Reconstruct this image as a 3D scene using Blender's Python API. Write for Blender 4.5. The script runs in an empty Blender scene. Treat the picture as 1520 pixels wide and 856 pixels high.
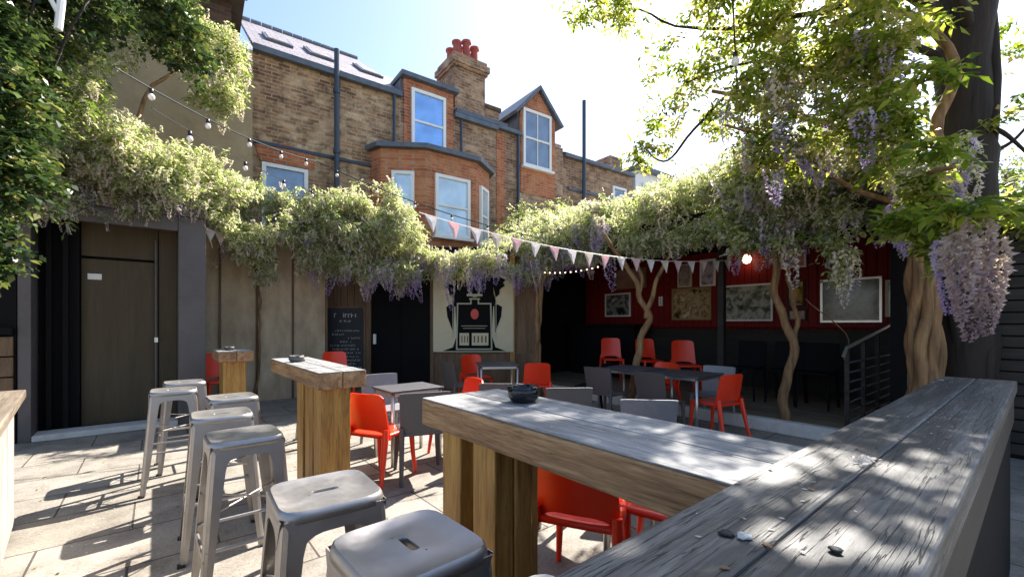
import bpy, math, random
import numpy as np
from mathutils import Vector, Matrix, noise
random.seed(7); rng = np.random.default_rng(7)
S = bpy.context.scene
COL = S.collection
R = math.radians
# ------------------------------------------------ camera, world, sun, exposure
cd = bpy.data.cameras.new('camera'); cam = bpy.data.objects.new('camera', cd); COL.objects.link(cam)
cam.location = (0, 0, 1.42); cam.rotation_euler = (R(90), 0, R(-39.27))
cd.sensor_width = 36; cd.lens = 15.3; cd.shift_y = 0.0342; cd.clip_end = 600; cd.clip_start = 0.05
S.camera = cam
SUNDIR = Vector((0.66, 0.20, 0.72)).normalized()          # towards the sun
wd = bpy.data.worlds.new('World'); S.world = wd; wd.use_nodes = True
nt = wd.node_tree; bg = nt.nodes['Background']
sky = nt.nodes.new('ShaderNodeTexSky'); sky.sky_type = 'NISHITA'; sky.sun_disc = False
sky.sun_elevation = math.asin(SUNDIR.z); sky.sun_rotation = math.atan2(SUNDIR.x, SUNDIR.y)
sky.air_density = 1.0; sky.dust_density = 1.3; sky.ozone_density = 1.8
nt.links.new(sky.outputs[0], bg.inputs[0]); bg.inputs[1].default_value = 0.098
sl = bpy.data.lights.new('sun', 'SUN'); sl.energy = 5.0; sl.angle = R(0.5); sl.color = (1, .95, .87)
so = bpy.data.objects.new('sun', sl); COL.objects.link(so)
so.rotation_euler = SUNDIR.to_track_quat('Z', 'Y').to_euler(); so.location = (8, -3, 12)
S.view_settings.view_transform = 'Standard'; S.view_settings.look = 'None'
S.view_settings.exposure = 1.62; S.view_settings.gamma = 1

# ------------------------------------------------ coordinates read off the site: x, y on plan
FX, FY = 0.633, 0.774
def W(px, d):                    # plan position at distance d ahead along bearing px
    k = (px-760)/646*d
    return (k*FY + d*FX, -k*FX + d*FY)

# ------------------------------------------------ helpers
class MB:
    def __init__(s): s.v = []; s.f = []
    def quad(s, *p):
        n = len(s.v); s.v += [tuple(q) for q in p]; s.f.append(tuple(range(n, n+len(p)))); return s
    def box(s, x0, x1, y0, y1, z0, z1, M=None, taper=0):
        t = taper
        c = [(x0, y0, z0), (x1, y0, z0), (x1, y1, z0), (x0, y1, z0), (x0+t, y0+t, z1), (x1-t, y0+t, z1), (x1-t, y1-t, z1), (x0+t, y1-t, z1)]
        if M is not None: c = [tuple(M @ Vector(q)) for q in c]
        n = len(s.v); s.v += c
        for f in ((0, 3, 2, 1), (4, 5, 6, 7), (0, 1, 5, 4), (1, 2, 6, 5), (2, 3, 7, 6), (3, 0, 4, 7)): s.f.append(tuple(n+i for i in f))
        return s
    def prism(s, poly, z0, z1, M=None):
        k = len(poly); n = len(s.v)
        c = [(x, y, z0) for x, y in poly] + [(x, y, z1) for x, y in poly]
        if M is not None: c = [tuple(M @ Vector(q)) for q in c]
        s.v += c
        s.f.append(tuple(n+i for i in reversed(range(k)))); s.f.append(tuple(n+k+i for i in range(k)))
        for i in range(k): j = (i+1) % k; s.f.append((n+i, n+j, n+k+j, n+k+i))
        return s
    def tube(s, pts, r, n=8, cap=True):
        pts = [Vector(p) for p in pts]
        rs = r if isinstance(r, (list, tuple)) else [r]*len(pts)
        rings = []; prev = None
        for i, p in enumerate(pts):
            t = (pts[min(i+1, len(pts)-1)] - pts[max(i-1, 0)])
            if t.length < 1e-9: t = Vector((0, 0, 1))
            t.normalize()
            if prev is None:
                a = Vector((1, 0, 0)) if abs(t.x) < .8 else Vector((0, 1, 0))
                u = t.cross(a).normalized()
            else:
                u = (prev - t*prev.dot(t)).normalized()
            prev = u; w = t.cross(u)
            b = len(s.v)
            for k in range(n):
                a = 2*math.pi*k/n
                s.v.append(tuple(p + (u*math.cos(a) + w*math.sin(a))*rs[i]))
            rings.append(b)
        for a, b in zip(rings, rings[1:]):
            for k in range(n): s.f.append((a+k, a+(k+1) % n, b+(k+1) % n, b+k))
        if cap: s.f.append(tuple(rings[0]+k for k in reversed(range(n)))); s.f.append(tuple(rings[-1]+k for k in range(n)))
        return s
    def lathe(s, prof, c=(0, 0, 0), n=20):
        b0 = len(s.v)
        for r, z in prof:
            for k in range(n):
                a = 2*math.pi*k/n; s.v.append((c[0]+r*math.cos(a), c[1]+r*math.sin(a), c[2]+z))
        for i in range(len(prof)-1):
            for k in range(n):
                s.f.append((b0+i*n+k, b0+i*n+(k+1) % n, b0+(i+1)*n+(k+1) % n, b0+(i+1)*n+k))
        s.f.append(tuple(b0+k for k in reversed(range(n)))); s.f.append(tuple(b0+(len(prof)-1)*n+k for k in range(n)))
        return s
    def build(s, name, mat, parent=None, bevel=0, smooth=False, loc=None, rz=None):
        me = bpy.data.meshes.new(name); me.from_pydata(s.v, [], s.f); me.update()
        if smooth: me.polygons.foreach_set('use_smooth', [True]*len(me.polygons))
        o = bpy.data.objects.new(name, me); me.materials.append(mat); COL.objects.link(o)
        if parent: o.parent = parent
        if loc: o.location = loc
        if rz is not None: o.rotation_euler.z = rz
        if bevel:
            m = o.modifiers.new('bevel', 'BEVEL'); m.width = bevel; m.segments = 2; m.limit_method = 'ANGLE'; m.angle_limit = R(40)
        return o
def tag(o, label=None, cat=None, group=None, kind=None):
    if label: o['label'] = label
    if cat: o['category'] = cat
    if group: o['group'] = group
    if kind: o['kind'] = kind
    return o
def empty(name, label, cat, loc=(0, 0, 0), rz=0, group=None):
    o = bpy.data.objects.new(name, None); COL.objects.link(o); o.location = loc; o.rotation_euler.z = rz
    o.empty_display_size = .1
    return tag(o, label, cat, group)
KIDS = {}
def copy_tree(o, parent=None):
    c = o.copy(); COL.objects.link(c); c.parent = parent
    for ch in list(o.children): copy_tree(ch, c)
    return c
def smoothm(o, angle=40):
    me = o.data
    me.polygons.foreach_set('use_smooth', [True]*len(me.polygons))
    try: me.set_sharp_from_angle(angle=R(angle))
    except Exception: pass
    return o

# ------------------------------------------------ materials
def newmat(name):
    m = bpy.data.materials.new(name); m.use_nodes = True
    n = m.node_tree; p = n.nodes['Principled BSDF']; return m, n, p
def N(n, t, **k):
    x = n.nodes.new(t)
    for a, b in k.items(): setattr(x, a, b)
    return x
def ramp(n, stops):
    r = n.nodes.new('ShaderNodeValToRGB'); e = r.color_ramp.elements
    e[0].position = stops[0][0]; e[0].color = (*stops[0][1], 1); e[1].position = stops[-1][0]; e[1].color = (*stops[-1][1], 1)
    for p, c in stops[1:-1]:
        q = e.new(p); q.color = (*c, 1)
    return r
def simple(name, c, rough=.5, metal=0, c2=None, scale=8, bump=0, bscale=60, spec=.5, stretch=(1, 1, 1), detail=6):
    m, n, p = newmat(name); L = n.links.new
    p.inputs['Roughness'].default_value = rough; p.inputs['Metallic'].default_value = metal
    p.inputs['Specular IOR Level'].default_value = spec
    p.inputs['Base Color'].default_value = (*c, 1)
    tc = N(n, 'ShaderNodeTexCoord'); mp = N(n, 'ShaderNodeMapping'); L(tc.outputs['Object'], mp.inputs[0]); mp.inputs['Scale'].default_value = stretch
    if c2:
        t = N(n, 'ShaderNodeTexNoise'); t.inputs['Scale'].default_value = scale; t.inputs['Detail'].default_value = detail; t.inputs['Roughness'].default_value = .65
        r = ramp(n, [(.3, c), (.7, c2)]); L(mp.outputs[0], t.inputs[0]); L(t.outputs[0], r.inputs[0]); L(r.outputs[0], p.inputs['Base Color'])
    if bump:
        t = N(n, 'ShaderNodeTexNoise'); t.inputs['Scale'].default_value = bscale; t.inputs['Detail'].default_value = 5
        b = N(n, 'ShaderNodeBump'); b.inputs['Strength'].default_value = bump; b.inputs['Distance'].default_value = .01
        L(mp.outputs[0], t.inputs[0]); L(t.outputs[0], b.inputs['Height']); L(b.outputs[0], p.inputs['Normal'])
    return m
def wood(name, c1, c2, c3, axis='X', rough=.6, gscale=9, crack=.5, bump=.5):
    """long grain streaks along one axis, knots and cracks"""
    m, n, p = newmat(name); L = n.links.new
    tc = N(n, 'ShaderNodeTexCoord'); mp = N(n, 'ShaderNodeMapping'); L(tc.outputs['Object'], mp.inputs[0])
    lo = .09
    mp.inputs['Scale'].default_value = (lo if axis == 'X' else 1, lo if axis == 'Y' else 1, lo if axis == 'Z' else 1)
    oi = N(n, 'ShaderNodeObjectInfo'); ad = N(n, 'ShaderNodeVectorMath', operation='ADD'); 
    L(mp.outputs[0], ad.inputs[0]); sc = N(n, 'ShaderNodeVectorMath', operation='SCALE'); sc.inputs[3].default_value = 13
    cx = N(n, 'ShaderNodeCombineXYZ'); L(oi.outputs['Random'], cx.inputs[0]); L(oi.outputs['Random'], cx.inputs[1]); L(oi.outputs['Random'], cx.inputs[2]); L(cx.outputs[0], sc.inputs[0]); L(sc.outputs[0], ad.inputs[1])
    w = N(n, 'ShaderNodeTexNoise'); w.inputs['Scale'].default_value = gscale; w.inputs['Detail'].default_value = 8; w.inputs['Roughness'].default_value = .7; w.inputs['Distortion'].default_value = .35
    L(ad.outputs[0], w.inputs[0])
    f = N(n, 'ShaderNodeTexNoise'); f.inputs['Scale'].default_value = gscale*9; f.inputs['Detail'].default_value = 3; L(ad.outputs[0], f.inputs[0])
    mx = N(n, 'ShaderNodeMath', operation='MULTIPLY_ADD'); mx.inputs[1].default_value = .35; L(f.outputs[0], mx.inputs[0])
    sb = N(n, 'ShaderNodeMath', operation='SUBTRACT'); sb.inputs[1].default_value = .175; L(w.outputs[0], sb.inputs[0]); L(sb.outputs[0], mx.inputs[2])
    r = ramp(n, [(.28, c1), (.5, c2), (.72, c3)]); L(mx.outputs[0], r.inputs[0])
    # cracks
    cr = N(n, 'ShaderNodeTexNoise'); cr.inputs['Scale'].default_value = gscale*2.4; cr.inputs['Detail'].default_value = 5; cr.inputs['Distortion'].default_value = .1
    m3 = N(n, 'ShaderNodeMapping'); q_ = .35; m3.inputs['Scale'].default_value = (q_ if axis == 'X' else 1, q_ if axis == 'Y' else 1, q_ if axis == 'Z' else 1)
    L(ad.outputs[0], m3.inputs[0]); L(m3.outputs[0], cr.inputs[0])
    ab = N(n, 'ShaderNodeMath', operation='SUBTRACT'); ab.inputs[1].default_value = .5; L(cr.outputs[0], ab.inputs[0])
    a2 = N(n, 'ShaderNodeMath', operation='ABSOLUTE'); L(ab.outputs[0], a2.inputs[0])
    r2 = ramp(n, [(0, (1-crack,)*3), (.007, (1, 1, 1))]); L(a2.outputs[0], r2.inputs[0])
    mm = N(n, 'ShaderNodeMixRGB', blend_type='MULTIPLY'); mm.inputs[0].default_value = 1; L(r.outputs[0], mm.inputs[1]); L(r2.outputs[0], mm.inputs[2])
    L(mm.outputs[0], p.inputs['Base Color']); p.inputs['Roughness'].default_value = rough
    b = N(n, 'ShaderNodeBump'); b.inputs['Strength'].default_value = bump; b.inputs['Distance'].default_value = .004
    am = N(n, 'ShaderNodeMath', operation='MULTIPLY'); L(mx.outputs[0], am.inputs[0]); L(r2.outputs[0], am.inputs[1])
    L(am.outputs[0], b.inputs['Height']); L(b.outputs[0], p.inputs['Normal'])
    return m
def brick(name, a, b, c, mortar, patch=.5):
    m, n, p = newmat(name); L = n.links.new
    tc = N(n, 'ShaderNodeTexCoord'); sp = N(n, 'ShaderNodeSeparateXYZ'); L(tc.outputs['Object'], sp.inputs[0])
    ad = N(n, 'ShaderNodeMath', operation='ADD'); L(sp.outputs[0], ad.inputs[0]); L(sp.outputs[1], ad.inputs[1])
    cb = N(n, 'ShaderNodeCombineXYZ'); L(ad.outputs[0], cb.inputs[0]); L(sp.outputs[2], cb.inputs[1])
    t = N(n, 'ShaderNodeTexBrick'); L(cb.outputs[0], t.inputs['Vector'])
    t.inputs['Scale'].default_value = 1; t.inputs['Brick Width'].default_value = .225; t.inputs['Row Height'].default_value = .075
    t.inputs['Mortar Size'].default_value = .011; t.inputs['Mortar Smooth'].default_value = .3; t.inputs['Bias'].default_value = 0
    t.inputs['Color1'].default_value = (0, 0, 0, 1); t.inputs['Color2'].default_value = (1, 1, 1, 1); t.inputs['Mortar'].default_value = (.5, .5, .5, 1)
    r = ramp(n, [(0, a), (.5, b), (1, c)])
    no = N(n, 'ShaderNodeTexNoise'); no.inputs['Scale'].default_value = 1.1; no.inputs['Detail'].default_value = 6; no.inputs['Roughness'].default_value = .7; L(tc.outputs['Object'], no.inputs[0])
    mr = N(n, 'ShaderNodeMapRange'); mr.inputs[1].default_value = .3; mr.inputs[2].default_value = .7; mr.inputs[3].default_value = -.35; mr.inputs[4].default_value = .75; L(no.outputs[0], mr.inputs[0])
    s = N(n, 'ShaderNodeMath', operation='MULTIPLY_ADD'); s.inputs[1].default_value = .6; L(t.outputs['Color'], s.inputs[0]); L(mr.outputs[0], s.inputs[2])
    L(s.outputs[0], r.inputs[0])
    mx = N(n, 'ShaderNodeMixRGB'); L(t.outputs['Fac'], mx.inputs[0]); L(r.outputs[0], mx.inputs[1]); mx.inputs[2].default_value = (*mortar, 1)
    n2 = N(n, 'ShaderNodeTexNoise'); n2.inputs['Scale'].default_value = 3.4; n2.inputs['Detail'].default_value = 8; n2.inputs['Roughness'].default_value = .75; L(tc.outputs['Object'], n2.inputs[0])
    r3 = ramp(n, [(.36, (.34, .30, .27)), (.5, (.95, .93, .9)), (.66, (1.3, 1.25, 1.15))]); L(n2.outputs[0], r3.inputs[0])
    m2 = N(n, 'ShaderNodeMixRGB', blend_type='MULTIPLY'); m2.inputs[0].default_value = patch; L(mx.outputs[0], m2.inputs[1]); L(r3.outputs[0], m2.inputs[2])
    L(m2.outputs[0], p.inputs['Base Color']); p.inputs['Roughness'].default_value = .9
    bp = N(n, 'ShaderNodeBump'); bp.inputs['Strength'].default_value = .6; bp.inputs['Distance'].default_value = .01; bp.invert = True
    L(t.outputs['Fac'], bp.inputs['Height']); L(bp.outputs[0], p.inputs['Normal'])
    return m
def leafmat(name, stops, trans=.5, rough=.45, through=(1.25, 1.22, .80)):
    m, n, p = newmat(name); L = n.links.new
    at = N(n, 'ShaderNodeAttribute', attribute_name='tint'); r = ramp(n, stops); L(at.outputs['Fac'], r.inputs[0])
    L(r.outputs[0], p.inputs['Base Color']); p.inputs['Roughness'].default_value = rough; p.inputs['Specular IOR Level'].default_value = .35
    tr = N(n, 'ShaderNodeBsdfTranslucent'); g = N(n, 'ShaderNodeMixRGB', blend_type='MULTIPLY'); g.inputs[0].default_value = 1; g.inputs[2].default_value = (*through, 1)
    L(r.outputs[0], g.inputs[1]); L(g.outputs[0], tr.inputs[0])
    mx = N(n, 'ShaderNodeMixShader'); mx.inputs[0].default_value = trans; L(p.outputs[0], mx.inputs[1]); L(tr.outputs[0], mx.inputs[2])
    L(mx.outputs[0], n.nodes['Material Output'].inputs[0])
    return m
def paving(name):
    m, n, p = newmat(name); L = n.links.new
    tc = N(n, 'ShaderNodeTexCoord'); mp = N(n, 'ShaderNodeMapping'); mp.inputs['Location'].default_value = (.13, .21, 0); L(tc.outputs['Object'], mp.inputs[0])
    t = N(n, 'ShaderNodeTexBrick'); L(mp.outputs[0], t.inputs['Vector']); t.inputs['Scale'].default_value = 1
    t.inputs['Brick Width'].default_value = .9; t.inputs['Row Height'].default_value = .6; t.inputs['Mortar Size'].default_value = .007; t.inputs['Mortar Smooth'].default_value = .2
    t.inputs['Color1'].default_value = (.235, .21, .175, 1); t.inputs['Color2'].default_value = (.31, .28, .24, 1); t.inputs['Mortar'].default_value = (.07, .06, .05, 1)
    a = N(n, 'ShaderNodeTexNoise'); a.inputs['Scale'].default_value = 2.5; a.inputs['Detail'].default_value = 9; a.inputs['Roughness'].default_value = .7; L(tc.outputs['Object'], a.inputs[0])
    ra = ramp(n, [(.32, (.55, .52, .49)), (.55, (1, 1, 1)), (.75, (1.15, 1.13, 1.1))]); L(a.outputs[0], ra.inputs[0])
    v = N(n, 'ShaderNodeTexNoise'); v.inputs['Scale'].default_value = 55; v.inputs['Detail'].default_value = 4; v.inputs['Roughness'].default_value = .8; L(tc.outputs['Object'], v.inputs[0])
    rv = ramp(n, [(.33, (.5, .46, .42)), (.47, (.98, .98, .98)), (.7, (1.2, 1.2, 1.2))]); L(v.outputs[0], rv.inputs[0])
    m1 = N(n, 'ShaderNodeMixRGB', blend_type='MULTIPLY'); m1.inputs[0].default_value = 1; L(t.outputs[0], m1.inputs[1]); L(ra.outputs[0], m1.inputs[2])
    m2 = N(n, 'ShaderNodeMixRGB', blend_type='MULTIPLY'); m2.inputs[0].default_value = .85; L(m1.outputs[0], m2.inputs[1]); L(rv.outputs[0], m2.inputs[2])
    L(m2.outputs[0], p.inputs['Base Color']); p.inputs['Roughness'].default_value = .85
    ma = N(n, 'ShaderNodeMath', operation='MULTIPLY_ADD'); ma.inputs[1].default_value = -1.2; L(t.outputs['Fac'], ma.inputs[0]); L(v.outputs[0], ma.inputs[2])
    b = N(n, 'ShaderNodeBump'); b.inputs['Strength'].default_value = .6; b.inputs['Distance'].default_value = .006; L(ma.outputs[0], b.inputs['Height']); L(b.outputs[0], p.inputs['Normal'])
    return m
def slate(name, a, b):
    m, n, p = newmat(name); L = n.links.new
    tc = N(n, 'ShaderNodeTexCoord')
    t = N(n, 'ShaderNodeTexBrick'); L(tc.outputs['Object'], t.inputs['Vector']); t.inputs['Scale'].default_value = 1
    t.inputs['Brick Width'].default_value = .25; t.inputs['Row Height'].default_value = .2; t.inputs['Mortar Size'].default_value = .008
    t.inputs['Color1'].default_value = (*a, 1); t.inputs['Color2'].default_value = (*b, 1); t.inputs['Mortar'].default_value = (.05, .045, .05, 1)
    L(t.outputs[0], p.inputs['Base Color']); p.inputs['Roughness'].default_value = .55
    return m
def glassy(name, c, rough=.06, metal=.75):
    m, n, p = newmat(name); p.inputs['Base Color'].default_value = (*c, 1); p.inputs['Roughness'].default_value = rough; p.inputs['Metallic'].default_value = metal
    tc = N(n, 'ShaderNodeTexCoord'); t = N(n, 'ShaderNodeTexNoise'); t.inputs['Scale'].default_value = 2.2; t.inputs['Detail'].default_value = 4; n.links.new(tc.outputs['Object'], t.inputs[0])
    q = ramp(n, [(.35, tuple(v*.75 for v in c)), (.6, c)]); n.links.new(t.outputs[0], q.inputs[0]); n.links.new(q.outputs[0], p.inputs['Base Color'])
    b = N(n, 'ShaderNodeBump'); b.inputs['Strength'].default_value = .25; b.inputs['Distance'].default_value = .05; n.links.new(t.outputs[0], b.inputs['Height']); n.links.new(b.outputs[0], p.inputs['Normal'])
    return m
def bark(name, a, b, sc=14):
    return simple(name, a, .85, c2=b, scale=sc, bump=1.0, bscale=30, stretch=(1, 1, .12))
def art(name, cols, scale, seed):
    m, n, p = newmat(name); L = n.links.new
    tc = N(n, 'ShaderNodeTexCoord'); mp = N(n, 'ShaderNodeMapping'); mp.inputs['Location'].default_value = (seed, seed*2.3, seed*.7); L(tc.outputs['Object'], mp.inputs[0])
    t = N(n, 'ShaderNodeTexVoronoi'); t.inputs['Scale'].default_value = scale; L(mp.outputs[0], t.inputs[0])
    q = N(n, 'ShaderNodeTexNoise'); q.inputs['Scale'].default_value = scale*.5; q.inputs['Detail'].default_value = 5; L(mp.outputs[0], q.inputs[0])
    s = N(n, 'ShaderNodeSeparateColor'); L(t.outputs['Color'], s.inputs[0])
    ad = N(n, 'ShaderNodeMath', operation='MULTIPLY_ADD'); ad.inputs[1].default_value = .45; L(s.outputs[0], ad.inputs[0]); 
    q2 = N(n, 'ShaderNodeMath', operation='MULTIPLY_ADD'); q2.inputs[1].default_value = 2.6; q2.inputs[2].default_value = -1.05; L(q.outputs[0], q2.inputs[0]); L(q2.outputs[0], ad.inputs[2])
    r = ramp(n, [(i/(len(cols)-1), c) for i, c in enumerate(cols)]); L(ad.outputs[0], r.inputs[0])
    L(r.outputs[0], p.inputs['Base Color']); p.inputs['Roughness'].default_value = .12
    return m

M = {}
M['pave'] = paving('paving_stone')
M['deck'] = wood('shed_floor_boards', (.10, .07, .045), (.2, .15, .10), (.3, .24, .17), 'Y', .7, 5)
M['concrete'] = simple('pale_concrete', (.5, .47, .43), .85, c2=(.62, .6, .56), scale=12, bump=.4)
M['stock'] = brick('yellow_stock_brick', (.16, .075, .038), (.38, .22, .11), (.58, .42, .26), (.40, .32, .23), 1)
M['stock2'] = brick('brown_stock_brick', (.15, .07, .04), (.33, .18, .10), (.50, .35, .23), (.36, .29, .22), .9)
M['red'] = brick('orange_red_brick', (.34, .08, .03), (.48, .14, .05), (.56, .22, .09), (.36, .26, .18), .4)
M['dkbrick'] = brick('dark_brick', (.07, .03, .02), (.12, .055, .03), (.17, .09, .05), (.08, .07, .06), .5)
M['slate'] = slate('roof_slate', (.24, .21, .22), (.33, .29, .30))
M['lead'] = simple('lead_sheet', (.07, .085, .11), .5, c2=(.13, .15, .18), scale=5)
M['pipe'] = simple('painted_iron_pipe', (.03, .045, .07), .4)
M['white'] = simple('white_paint', (.8, .79, .76), .45)
M['glass_blue'] = glassy('sky_reflecting_glass', (.35, .55, .85))
M['glass_pale'] = glassy('pale_blind_glass', (.62, .72, .78), .12, .35)
M['glass_dark'] = glassy('dark_glass', (.25, .3, .36), .08, .5)
M['terra'] = simple('red_clay', (.28, .05, .04), .7, c2=(.40, .09, .06), scale=9)
M['render'] = simple('brown_cement_render', (.31, .225, .13), .9, c2=(.42, .32, .20), scale=2.5, bump=.4, bscale=20)
M['render2'] = simple('stained_yard_render', (.33, .24, .15), .9, c2=(.62, .50, .34), scale=3.2, bump=.5, bscale=25, stretch=(1, 1, .4), detail=12)
M['portal'] = simple('dark_grey_paint', (.085, .07, .068), .55, c2=(.12, .10, .097), scale=4)
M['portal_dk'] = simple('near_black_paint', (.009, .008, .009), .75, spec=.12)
M['door_brown'] = wood('worn_brown_board', (.055, .036, .016), (.075, .052, .025), (.10, .072, .036), 'Z', .7, 3, .2, .4)
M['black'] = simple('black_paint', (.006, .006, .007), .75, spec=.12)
M['metal'] = simple('galvanised_gunmetal', (.36, .335, .315), .42, .86, c2=(.42, .395, .375), scale=5, bump=.05, bscale=25)
M['steel'] = simple('brushed_steel', (.6, .59, .57), .35, .9)
_n = M['metal'].node_tree; _t = _n.nodes.new('ShaderNodeTexNoise'); _t.inputs['Scale'].default_value = 16; _t.inputs['Detail'].default_value = 8; _t.inputs['Roughness'].default_value = .75
_c = _n.nodes.new('ShaderNodeTexCoord'); _n.links.new(_c.outputs['Object'], _t.inputs[0]); _r = _n.nodes.new('ShaderNodeMapRange'); _r.inputs[1].default_value = .3; _r.inputs[2].default_value = .7; _r.inputs[3].default_value = .36; _r.inputs[4].default_value = .50
_n.links.new(_t.outputs[0], _r.inputs[0]); _n.links.new(_r.outputs[0], _n.nodes['Principled BSDF'].inputs['Roughness'])
M['rubber'] = simple('black_rubber', (.02, .02, .02), .7)
M['redp'] = simple('glossy_red_plastic', (.80, .035, .008), .32, c2=(.86, .05, .012), scale=3)
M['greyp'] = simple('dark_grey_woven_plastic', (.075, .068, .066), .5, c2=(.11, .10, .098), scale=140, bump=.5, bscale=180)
M['greyl'] = simple('light_grey_plastic', (.20, .20, .215), .4, c2=(.25, .25, .265), scale=20)
M['tabletop'] = simple('grey_table_laminate', (.05, .048, .055), .5, c2=(.08, .077, .085), scale=8)
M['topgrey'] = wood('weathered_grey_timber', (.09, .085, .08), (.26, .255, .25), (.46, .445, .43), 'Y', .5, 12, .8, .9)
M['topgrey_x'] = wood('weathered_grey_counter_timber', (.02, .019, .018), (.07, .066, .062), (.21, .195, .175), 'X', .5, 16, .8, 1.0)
M['sleeper'] = wood('sawn_brown_timber', (.10, .045, .018), (.34, .18, .08), (.58, .37, .19), 'Y', .65, 13, .6, .9)
M['post'] = wood('honey_brown_post', (.18, .07, .014), (.42, .21, .045), (.60, .35, .09), 'Z', .55, 11, .5, .7)
M['darkwood'] = wood('dark_stained_timber', (.012, .009, .007), (.025, .018, .013), (.045, .032, .022), 'X', .6, 6, .5, .6)
M['darkslat'] = wood('dark_slat_timber', (.010, .008, .006), (.022, .016, .012), (.04, .03, .022), 'Y', .7, 6, .5, .6)
M['framewood'] = wood('brown_door_frame', (.07, .035, .016), (.14, .075, .035), (.22, .13, .065), 'Z', .6, 6, .5, .6)
M['barwood'] = wood('worn_bar_top', (.09, .065, .045), (.18, .14, .10), (.28, .235, .18), 'Y', .6, 6, .7, .7)
M['barside'] = simple('whitewashed_board', (.22, .20, .18), .8, c2=(.36, .34, .31), scale=5, bump=.4, stretch=(1, 1, .3))
M['redwall'] = simple('deep_red_boards', (.16, .007, .008), .6, spec=.2, c2=(.22, .012, .011), scale=3)
M['chalk'] = simple('slate_chalkboard', (.022, .022, .026), .7, c2=(.035, .034, .04), scale=6)
M['chalkw'] = simple('white_chalk', (.55, .55, .55), .9)
M['cream'] = simple('cream_sign_paint', (.56, .49, .32), .55, c2=(.62, .55, .38), scale=4)
M['signgreen'] = simple('sage_sign_line', (.38, .40, .30), .5)
M['signred'] = simple('red_sign_disc', (.55, .03, .02), .4)
M['gold'] = simple('gold_frame', (.35, .24, .08), .4, .4)
M['flagw'] = leafmat('white_cloth', [(0, (.84, .80, .80)), (1, (.86, .83, .83))], .5, through=(1, 1, 1))
M['flagp'] = leafmat('pink_cloth', [(0, (.82, .62, .64)), (1, (.84, .66, .68))], .5, through=(1, 1, 1))
M['flagc'] = leafmat('cream_cloth', [(0, (.80, .74, .68)), (1, (.82, .76, .70))], .5, through=(1, 1, 1))
M['bark'] = bark('vine_bark', (.10, .05, .022), (.36, .21, .095), 18)
M['barkdk'] = bark('dark_tree_bark', (.012, .008, .006), (.032, .021, .015), 10)
M['ivy'] = leafmat('ivy_leaf', [(0, (.02, .04, .018)), (.4, (.05, .09, .03)), (.75, (.12, .17, .05)), (.92, (.24, .25, .08)), (1, (.36, .33, .16))], .3, .3)
M['wist'] = leafmat('wisteria_leaf', [(0, (.06, .11, .02)), (.35, (.17, .25, .05)), (.65, (.38, .44, .18)), (.85, (.58, .58, .40)), (1, (.70, .66, .58))], .55, .4)
M['wistp'] = leafmat('pale_young_wisteria_leaf', [(0, (.10, .16, .04)), (.25, (.27, .34, .12)), (.55, (.52, .57, .34)), (1, (.76, .74, .64))], .55, .45)
M['tree'] = leafmat('bright_tree_leaf', [(0, (.07, .12, .012)), (.45, (.19, .26, .03)), (.8, (.36, .38, .08)), (1, (.48, .42, .2))], .65, .4)
M['lilac'] = leafmat('lilac_blossom', [(0, (.30, .20, .50)), (.4, (.50, .40, .66)), (1, (.74, .67, .76))], .45, .6, (1.1, 1.05, 1.1))
M['whitefl'] = leafmat('pale_blossom', [(0, (.50, .40, .50)), (.5, (.70, .62, .62)), (1, (.80, .75, .68))], .45, .6)
M['mauve'] = leafmat('shaded_mauve_blossom', [(0, (.20, .13, .20)), (.5, (.38, .29, .34)), (1, (.56, .47, .47))], .4, .6)  # browner lilac, with the dapple shade put into its darker tints
M['ashtray'] = simple('glossy_black_ceramic', (.012, .012, .014), .12)
M['cable'] = simple('black_cable', (.012, .012, .012), .5)
mb_, n_, p_ = newmat('frosted_bulb_glass'); p_.inputs['Base Color'].default_value = (.85, .82, .76, 1); p_.inputs['Roughness'].default_value = .2; p_.inputs['Subsurface Weight'].default_value = .3; M['bulb'] = mb_
mb_, n_, p_ = newmat('lit_warm_bulb'); p_.inputs['Emission Color'].default_value = (1, .75, .45, 1); p_.inputs['Emission Strength'].default_value = 2.2; M['lit'] = mb_

# ------------------------------------------------ setting
g = MB(); g.quad((-150, -150, 0), (150, -150, 0), (150, 150, 0), (-150, 150, 0)); tag(g.build('ground', M['pave']), kind='structure')
p = MB().box(6.36, 9.3, 1.2, 8.2, 0.0, .15); tag(p.build('platform_floor', M['deck']), kind='structure')
p = MB().box(6.22, 6.355, 1.2, 7.4, 0.0, .165); tag(p.build('platform_kerb', M['concrete'], bevel=.012), kind='structure')

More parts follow.
